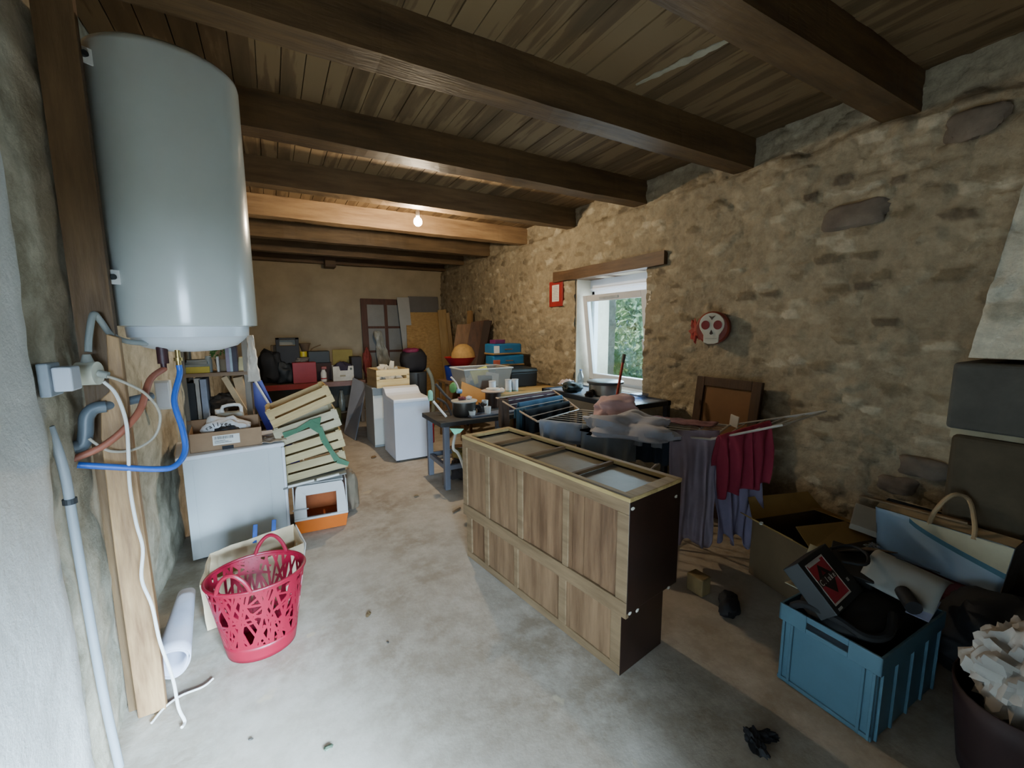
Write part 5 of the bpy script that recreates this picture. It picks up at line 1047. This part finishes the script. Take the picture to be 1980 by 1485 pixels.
mk('rim', b, M_teal, K, bev=.003)
b = MB()
for y_ in (-hw+.012, -hw+.05, hw-.05, hw-.012): b.bb(-.011, 0, y_-.006, y_+.006, 0, KH-.085)
for x_ in (.02, .15, .3, .45, .58): b.bb(x_-.006, x_+.006, -hw-.011, -hw, 0, KH-.085)
b.bb(-.009, 0, -hw, hw, 0, .02); mk('rib', b, M_teal, K, bev=.002)
mk('hand_slot', MB().bb(-.004, .0, -.085, .085, KH-.064, KH-.028), pm('#0e1a24', rough=.8), K)
def inc(x, y, z): return (KX+x, .815+y, z)
solo('black_holdall', MB().blob((0, 0, .0), (.28, .175, .10), pw=3, amp=.1, seed=51, seg=40, flat=-.95), pm('#15171a', rough=.75, var=.3), 'black soft bag filling the teal crate', 'bag', inc(.30, 0, .36), smooth=True)
solo('black_strap', MB().tube([inc(.02, .16, .40), inc(.0, .1, .45), inc(.03, -.02, .44), inc(.04, -.12, .42), inc(.12, -.17, .43), inc(.25, -.14, .46)], .018, 8), pm('#101114', rough=.8), 'black padded strap lying along the near rim of the teal crate', 'strap', smooth=True)
# box with the red and white panel: plane through sight lines
RB_ = thing('black_product_box', 'black carton with a red and white printed panel on the teal crate', 'box', (2.22, .886, .56), 0, rot=(R(44), 0, R(5)))
mk('box_body', MB().bb(-.125, .20, -.125, .115, -.085, 0), pm('#171b1f', rough=.45, var=.15), RB_, bev=.003)
pnl = mk('printed_panel', MB().bb(-.09, .09, -.09, .09, .0, .0015), pm('#b3283a', rough=.4, var=.05), RB_)
bw_ = MB()
for (x0, x1, y0, y1) in ((-.093, -.087, -.093, -.02), (-.093, -.087, -.03, .09), (.087, .093, -.093, .09), (-.093, .093, -.096, -.088), (-.093, .093, .082, .09), (-.075, .05, .072, .088)): bw_.bb(x0, x1, y0, y1, .0015, .0028)
mk('white_border', bw_, pm('#d9d2cc', rough=.4), pnl)
mk('dark_motif', MB().prism([(-.062, .012), (.062, .012), (.0, .066)], .0015, .0025).prism([(-.062, -.012), (0, -.066), (.062, -.012)], .0015, .0025), pm('#2a1a18', rough=.5), pnl)
mk('red_dot', MB().prism([(-.018, .02), (.018, .02), (0, .04)], .0025, .003), pm('#8a2230', rough=.5), pnl)
mk('dark_band', MB().bb(-.093, .093, -.016, .014, .0015, .0026), pm('#3a2c2a', rough=.5), pnl)
for k, ch in enumerate('C.luke'):
    text('letter', ch, .036, pm('#e3ddd6', rough=.4), pnl, Matrix.Translation((-.066+.026*k, -.002, .0032)), .0004)
mk('small_print', MB().bb(-.09, -.05, -.118, -.108, 0, .001), pm('#b9b6b4', rough=.5), RB_); mk('small_print', MB().bb(.135, .155, -.06, -.045, 0, .001), pm('#b9b6b4', rough=.5), RB_)
solo('tape_strip', MB().grid(10, 3, lambda u, v: Vector(inc(.28-.26*u, .19-.02*u+(v-.5)*.07, .62-.12*u-.06*math.sin(u*3.1)))), pm('#8d8a74', rough=.6, var=.1), 'pale curved strip sticking up behind the black carton', 'strip', sol=.004, smooth=True)
solo('grey_sheet', MB().grid(14, 10, lambda u, v: Vector(inc(.36+.24*u, -.10-.14*(v-.5)*2, .50+.10*math.sin(u*2.2)-.03*v))), pm('#8c8f8c', rough=.5, var=.06), 'curved pale grey plastic sheet at the right of the crate', 'sheet', sol=.004, smooth=True)
solo('sheet_slot', MB().grid(10, 2, lambda u, v: Vector(inc(.54+.012*v, -.20+.16*u, .605-.01*v))), pm('#20262e', rough=.5), 'thin dark bar lying along the edge of the pale sheet', 'bar', sol=.004)
solo('black_tube', MB().cyl(inc(.31, -.19, .50), inc(.40, -.12, .51), .032, .03), M_black, 'short black cylinder beside the pale sheet', 'cylinder', smooth=True)
solo('white_card', MB().grid(6, 6, lambda u, v: Vector(inc(.32+.13*u, -.24+.08*v, .46+.05*u))), pm('#8f93ac', rough=.5), 'lilac white card in the right end of the crate', 'card', sol=.003)
solo('dark_carton', MB().box((0, 0, 0), (.22, .18, .06), (R(6), R(-16), R(20))), pm('#1d1c1c', rough=.6, var=.2), 'flat black carton behind the printed one', 'box', inc(.44, .1, .52), bev=.003)
solo('brown_flap', MB().quad(inc(.42, .24, .52), inc(.68, .12, .54), inc(.70, .0, .56), inc(.46, .1, .60)), pm('#57493a', rough=.8), 'flat brown cardboard flap behind the crate contents', 'cardboard', sol=.004)
solo('cable_coil', MB().tube([inc(.40, .18, .58), inc(.48, .13, .60), inc(.46, .05, .60), inc(.38, .02, .58), inc(.33, .1, .57)], .008, 6, 5), M_black, 'black cable loop on the flat black carton', 'cable', smooth=True)

# open cardboard box by the wall
XB = thing('cardboard_box', 'open cardboard box with raised flaps beside the stone wall', 'box', (3.12, 1.33, 0), R(-14))
bx, by, bh = .32, .22, .40
mk('box_body', MB().bb(-bx, bx, -by, -by+.005, 0, bh).bb(-bx, bx, by-.005, by, 0, bh).bb(-bx, -bx+.005, -by, by, 0, bh).bb(bx-.005, bx, -by, by, 0, bh).bb(-bx, bx, -by, by, 0, .006), pm('#6f5a3f', rough=.85, var=.1, sc=5), XB)
M_fl = pm('#a9854c', rough=.8, var=.08)
mk('flap', MB().quad((-bx, -by, bh), (-bx, by, bh), (-bx-.13, by-.02, bh+.08), (-bx-.13, -by+.02, bh+.08)), M_fl, XB, sol=.005)
mk('flap', MB().quad((-bx, by, bh), (bx, by, bh), (bx-.03, by+.10, bh+.10), (-bx+.05, by+.10, bh+.12)), M_fl, XB, sol=.005)
mk('flap', MB().quad((-bx, -by, bh), (bx*.6, -by, bh), (bx*.5, -by+.16, bh+.05), (-bx+.02, -by+.13, bh+.09)), M_fl, XB, sol=.005)
mk('flap', MB().quad((bx, -by, bh), (bx, by, bh), (bx-.16, by-.03, bh+.04), (bx-.15, -by+.05, bh+.06)), M_fl, XB, sol=.005)
mk('dot_mark', MB().cyl((-bx-.125, .03, bh+.074), (-bx-.128, .03, bh+.082), .012), M_white2, XB)
c0 = at(1665, 1015, X=3.32)
solo('white_carton', MB().box((0, 0, 0), (.2, .16, .05), (R(10), R(-25), R(15))), pm('#bdb3a2', rough=.7, var=.05), 'small white carton lying on the open cardboard box', 'carton', (3.28, 1.12, .50), bev=.004)
solo('foil_scrap', MB().blob((0, 0, 0), (.035, .03, .018), pw=2, amp=.6, fr=6, seed=61), pm('#b6b9bd', rough=.25, metal=.7), 'crumpled foil scrap under the small white carton', 'foil', (3.10, 1.02, .415), smooth=True)
solo('beige_block', MB().box((0, 0, .06), (.09, .12, .12)), pm('#8f7a52', rough=.8), 'small beige block on the floor below the mauve garment', 'block', (2.36, 1.66, 0), bev=.008)
solo('dark_shoe', MB().blob((0, 0, .04), (.11, .06, .05), pw=2.5, amp=.15, seed=71), M_black, 'black shoe on the floor below the mauve garment', 'shoe', (2.36, 1.44, 0), R(30), smooth=True)

# big shopping bag
SB0, SB1 = Vector((3.22, 1.10, .26)), Vector((3.10, .46, .25))
SBt = thing('shopping_bag', 'large pale blue and white shopping bag with rope handles by the wall', 'bag', (3.17, .77, .385))
f = MB(); P = lambda x, y, z: (x, y, z)
v0, v1, v2, v3 = P(0.0, .25, .0), P(-.08, -.27, .0), P(-.10, -.30, .29), P(-.03, .27, .27)
w0, w1, w2, w3 = P(.18, .24, .0), P(.10, -.28, .0), P(.10, -.32, .30), P(.15, .27, .29)
b = MB().grid(20, 10, lambda u, v: Vector(v0).lerp(Vector(v1), u).lerp(Vector(v3).lerp(Vector(v2), u), v)+Vector((.012*noise.noise(Vector((u*4, v*3, 2))), 0, 0))); mk('front_panel', b, pm('#9fb6cc', rough=.5, var=.05), SBt, smooth=True, sol=.004)
mk('side_panel', MB().quad(v1, w1, w2, v2).quad(v0, v3, w3, w0).quad(w0, w3, w2, w1).quad(v0, w0, w1, v1), pm('#77797c', rough=.6), SBt, sol=.004)
b = MB()
for i in range(24):
    def wv(u, k):
        zt = .285-.16*max(0, (u-.28)/.72)**.6 if u > .28 else .30
        base = Vector(v0).lerp(Vector(v1), u).lerp(Vector(v3).lerp(Vector(v2), u), min(1, (zt+(.0 if k == 0 else .03))/.305)); return base+Vector((-.012, 0, 0))
    if i > 6: b.quad(wv(i/24, 0), wv((i+1)/24, 0), wv((i+1)/24, 1), wv(i/24, 1))
mk('wave_print', b, pm('#4f7c92', rough=.5), SBt)
b = MB()
for i in range(7, 24):
    def wt(u, top):
        zt = .285-.16*max(0, (u-.28)/.72)**.6+.03
        return Vector(v0).lerp(Vector(v1), u).lerp(Vector(v3).lerp(Vector(v2), u), 1.0 if top else min(1, zt/.305))+Vector((-.011, 0, 0))
    b.quad(wt(i/24, 0), wt((i+1)/24, 0), wt((i+1)/24, 1), wt(i/24, 1))
mk('pale_print', b, pm('#bcb89e', rough=.6, var=.1), SBt)
M_rope = pm('#a58e6c', rough=.8, var=.15)
for yy, xo in ((0.02, -.06), (-.12, -.08)): pass
mk('handle', MB().tube([(-.06, .02, .27), (-.07, -.0, .36), (-.04, -.05, .46), (.02, -.10, .44), (-.06, -.15, .34), (-.09, -.16, .27)], .011, 8, 4), M_rope, SBt, smooth=True)
mk('handle', MB().tube([(.2, .05, .27), (.19, .02, .33), (.16, -.04, .36), (.17, -.12, .33), (.17, -.15, .27)], .011, 8, 4), M_rope, SBt, smooth=True)
mk('paper_edge', MB().quad((-.02, .27, .27), (-.09, -.30, .29), (-.02, -.31, .31), (.05, .27, .30)).quad((.15, .27, .29), (.10, -.32, .30), (.06, -.32, .32), (.09, .27, .31)), pm('#9a8666', rough=.8), SBt, sol=.004)
solo('board_offcut', MB().box((0, 0, 0), (.05, .5, .012), (R(-4), R(8), R(-6))), wood('#7d6548', '#97805f', 'y'), 'brown flat stick lying along the top of the shopping bag', 'stick', (3.2, .9, .685), bev=.002)
solo('red_case', MB().box((0, 0, .19), (.46, .60, .38), (0, 0, R(8))), pm('#4a141c', rough=.6, var=.2), 'dark red case under the shopping bag', 'case', (3.13, .75, 0), bev=.015)
solo('black_coat', MB().blob((0, 0, .22), (.2, .26, .24), pw=2.4, amp=.2, seed=81, seg=36), M_black, 'black coat heaped at the right behind the white crumpled cloth', 'coat', (2.92, .38, 0), smooth=True)
# crumpled white cloth in a dark basket at the right edge
CW = at(1975, 1290, Y=.26)
DB_ = thing('dark_basket', 'dark red brown basket at the right edge of the floor', 'basket', (2.44, .26, 0), R(-12))
b = MB(); b.grid(32, 4, lambda u, v: ((.2+.05*v)*math.cos(u*6.2832)*1.15, (.17+.04*v)*math.sin(u*6.2832), v*.36), cu=True); b.add([(.23*math.cos(i/32*6.2832), .17*math.sin(i/32*6.2832), .004) for i in range(32)], [tuple(range(32))]); mk('basket_wall', b, pm('#2e1a18', rough=.7, var=.2), DB_, sol=.008, smooth=True)
solo('white_cloth', MB().blob((0, 0, .0), (.20, .16, .19), pw=2.2, amp=.2, fr=8, seed=91, seg=72, flat=-2), pm('#a9a49c', rough=.8, var=.08, hex2='#b9b3aa'), 'crumpled white cloth piled in the dark basket', 'cloth', (2.43, .27, .42), smooth=True)
# small things on the floor
b = MB(); b.blob((0, 0, .02), (.055, .03, .025), pw=2.2, amp=.4, fr=4, seed=95); b.blob((.02, -.05, .018), (.022, .06, .02), pw=2.2, amp=.4, fr=4, seed=96)
solo('black_glove', b, M_black, 'black crumpled glove lying on the floor left of the teal crate', 'glove', at(1458, 1440, z=.0), R(60), smooth=True)
for k, (px, py, s_, c, lbl) in enumerate([(635, 1446, .014, '#5a6a55', 'dark green leaf on the bare floor near the doorway'), (712, 1189, .018, '#6a5638', 'brown twig scrap on the floor right of the basket'), (750, 1242, .007, '#4a4640', 'tiny dark pebble on the floor in front of the cabinet'), (805, 960, .02, '#7a6a50', 'tan scrap on the floor before the metal table'), (722, 885, .035, '#7a5a34', 'dry brown leaf on the floor before the low cabinet'), (1520, 1275, .012, '#3a362e', 'dark pebble on the floor left of the teal crate'), (485, 1430, .007, '#5f5a52', 'tiny grey pebble on the floor near the cable')]):
    solo('floor_scrap' if k != 0 else 'dry_leaf', MB().blob((0, 0, s_*.25), (s_*1.3, s_*.8, s_*.3), pw=2, amp=.5, fr=4, seed=100+k, seg=12), pm(c, rough=.8), lbl, 'scrap' if k else 'leaf', at(px, py, z=0), rz=k, smooth=True)
solo('drift_stick', MB().tube([at(876, 990, z=.012), at(890, 982, z=.012)], .01, 6, 1), pm('#6d563c', rough=.8), 'short brown stick on the floor by the far cabinet corner', 'stick', smooth=True)
# ================================================================== LIGHT
def area(name, loc, rot, sx, sy, e, c, spread=180):
    l = bpy.data.lights.new(name, 'AREA'); l.shape = 'RECTANGLE'; l.size = sx; l.size_y = sy; l.energy = e; l.color = c; l.spread = R(spread)
    o = bpy.data.objects.new(name, l); COL.objects.link(o); o.location = loc; o.rotation_euler = rot; return o
DL = area('yard_daylight', (-.45, -2.6, 1.35), (R(70), 0, R(-3)), 1.5, 1.2, 108, (.56, .77, 1.0), 60)
D2 = area('yard_daylight_side', (.95, -2.2, 1.25), (R(66), 0, R(23)), .8, 1.2, 190, (.50, .74, 1.0), 38)
WD = area('window_daylight', (4.35, 4.04, 1.75), (0, R(80), 0), 1.2, 1.15, 85, (.66, .84, 1.0), 150)
pl = bpy.data.lights.new('bulb_light', 'POINT'); pl.energy = 135; pl.color = (1, .82, .57); pl.shadow_soft_size = .03
po = bpy.data.objects.new('bulb_light', pl); COL.objects.link(po); po.location = BULB+Vector((0, 0, -.10))
sl = bpy.data.lights.new('outdoor_sun', 'SUN'); sl.energy = 5; sl.color = (1, .96, .88); sl.angle = R(1)
so = bpy.data.objects.new('outdoor_sun', sl); COL.objects.link(so); so.rotation_euler = Vector((.6, .25, -.75)).to_track_quat('-Z', 'Y').to_euler()
w = bpy.data.worlds.new('world'); S.world = w; w.use_nodes = True
bg = w.node_tree.nodes['Background']; bg.inputs[0].default_value = (.62, .80, 1, 1); bg.inputs[1].default_value = .9
S.view_settings.view_transform = 'AgX'; S.view_settings.look = 'None'; S.view_settings.exposure = -0.08; S.cycles.diffuse_bounces = 2
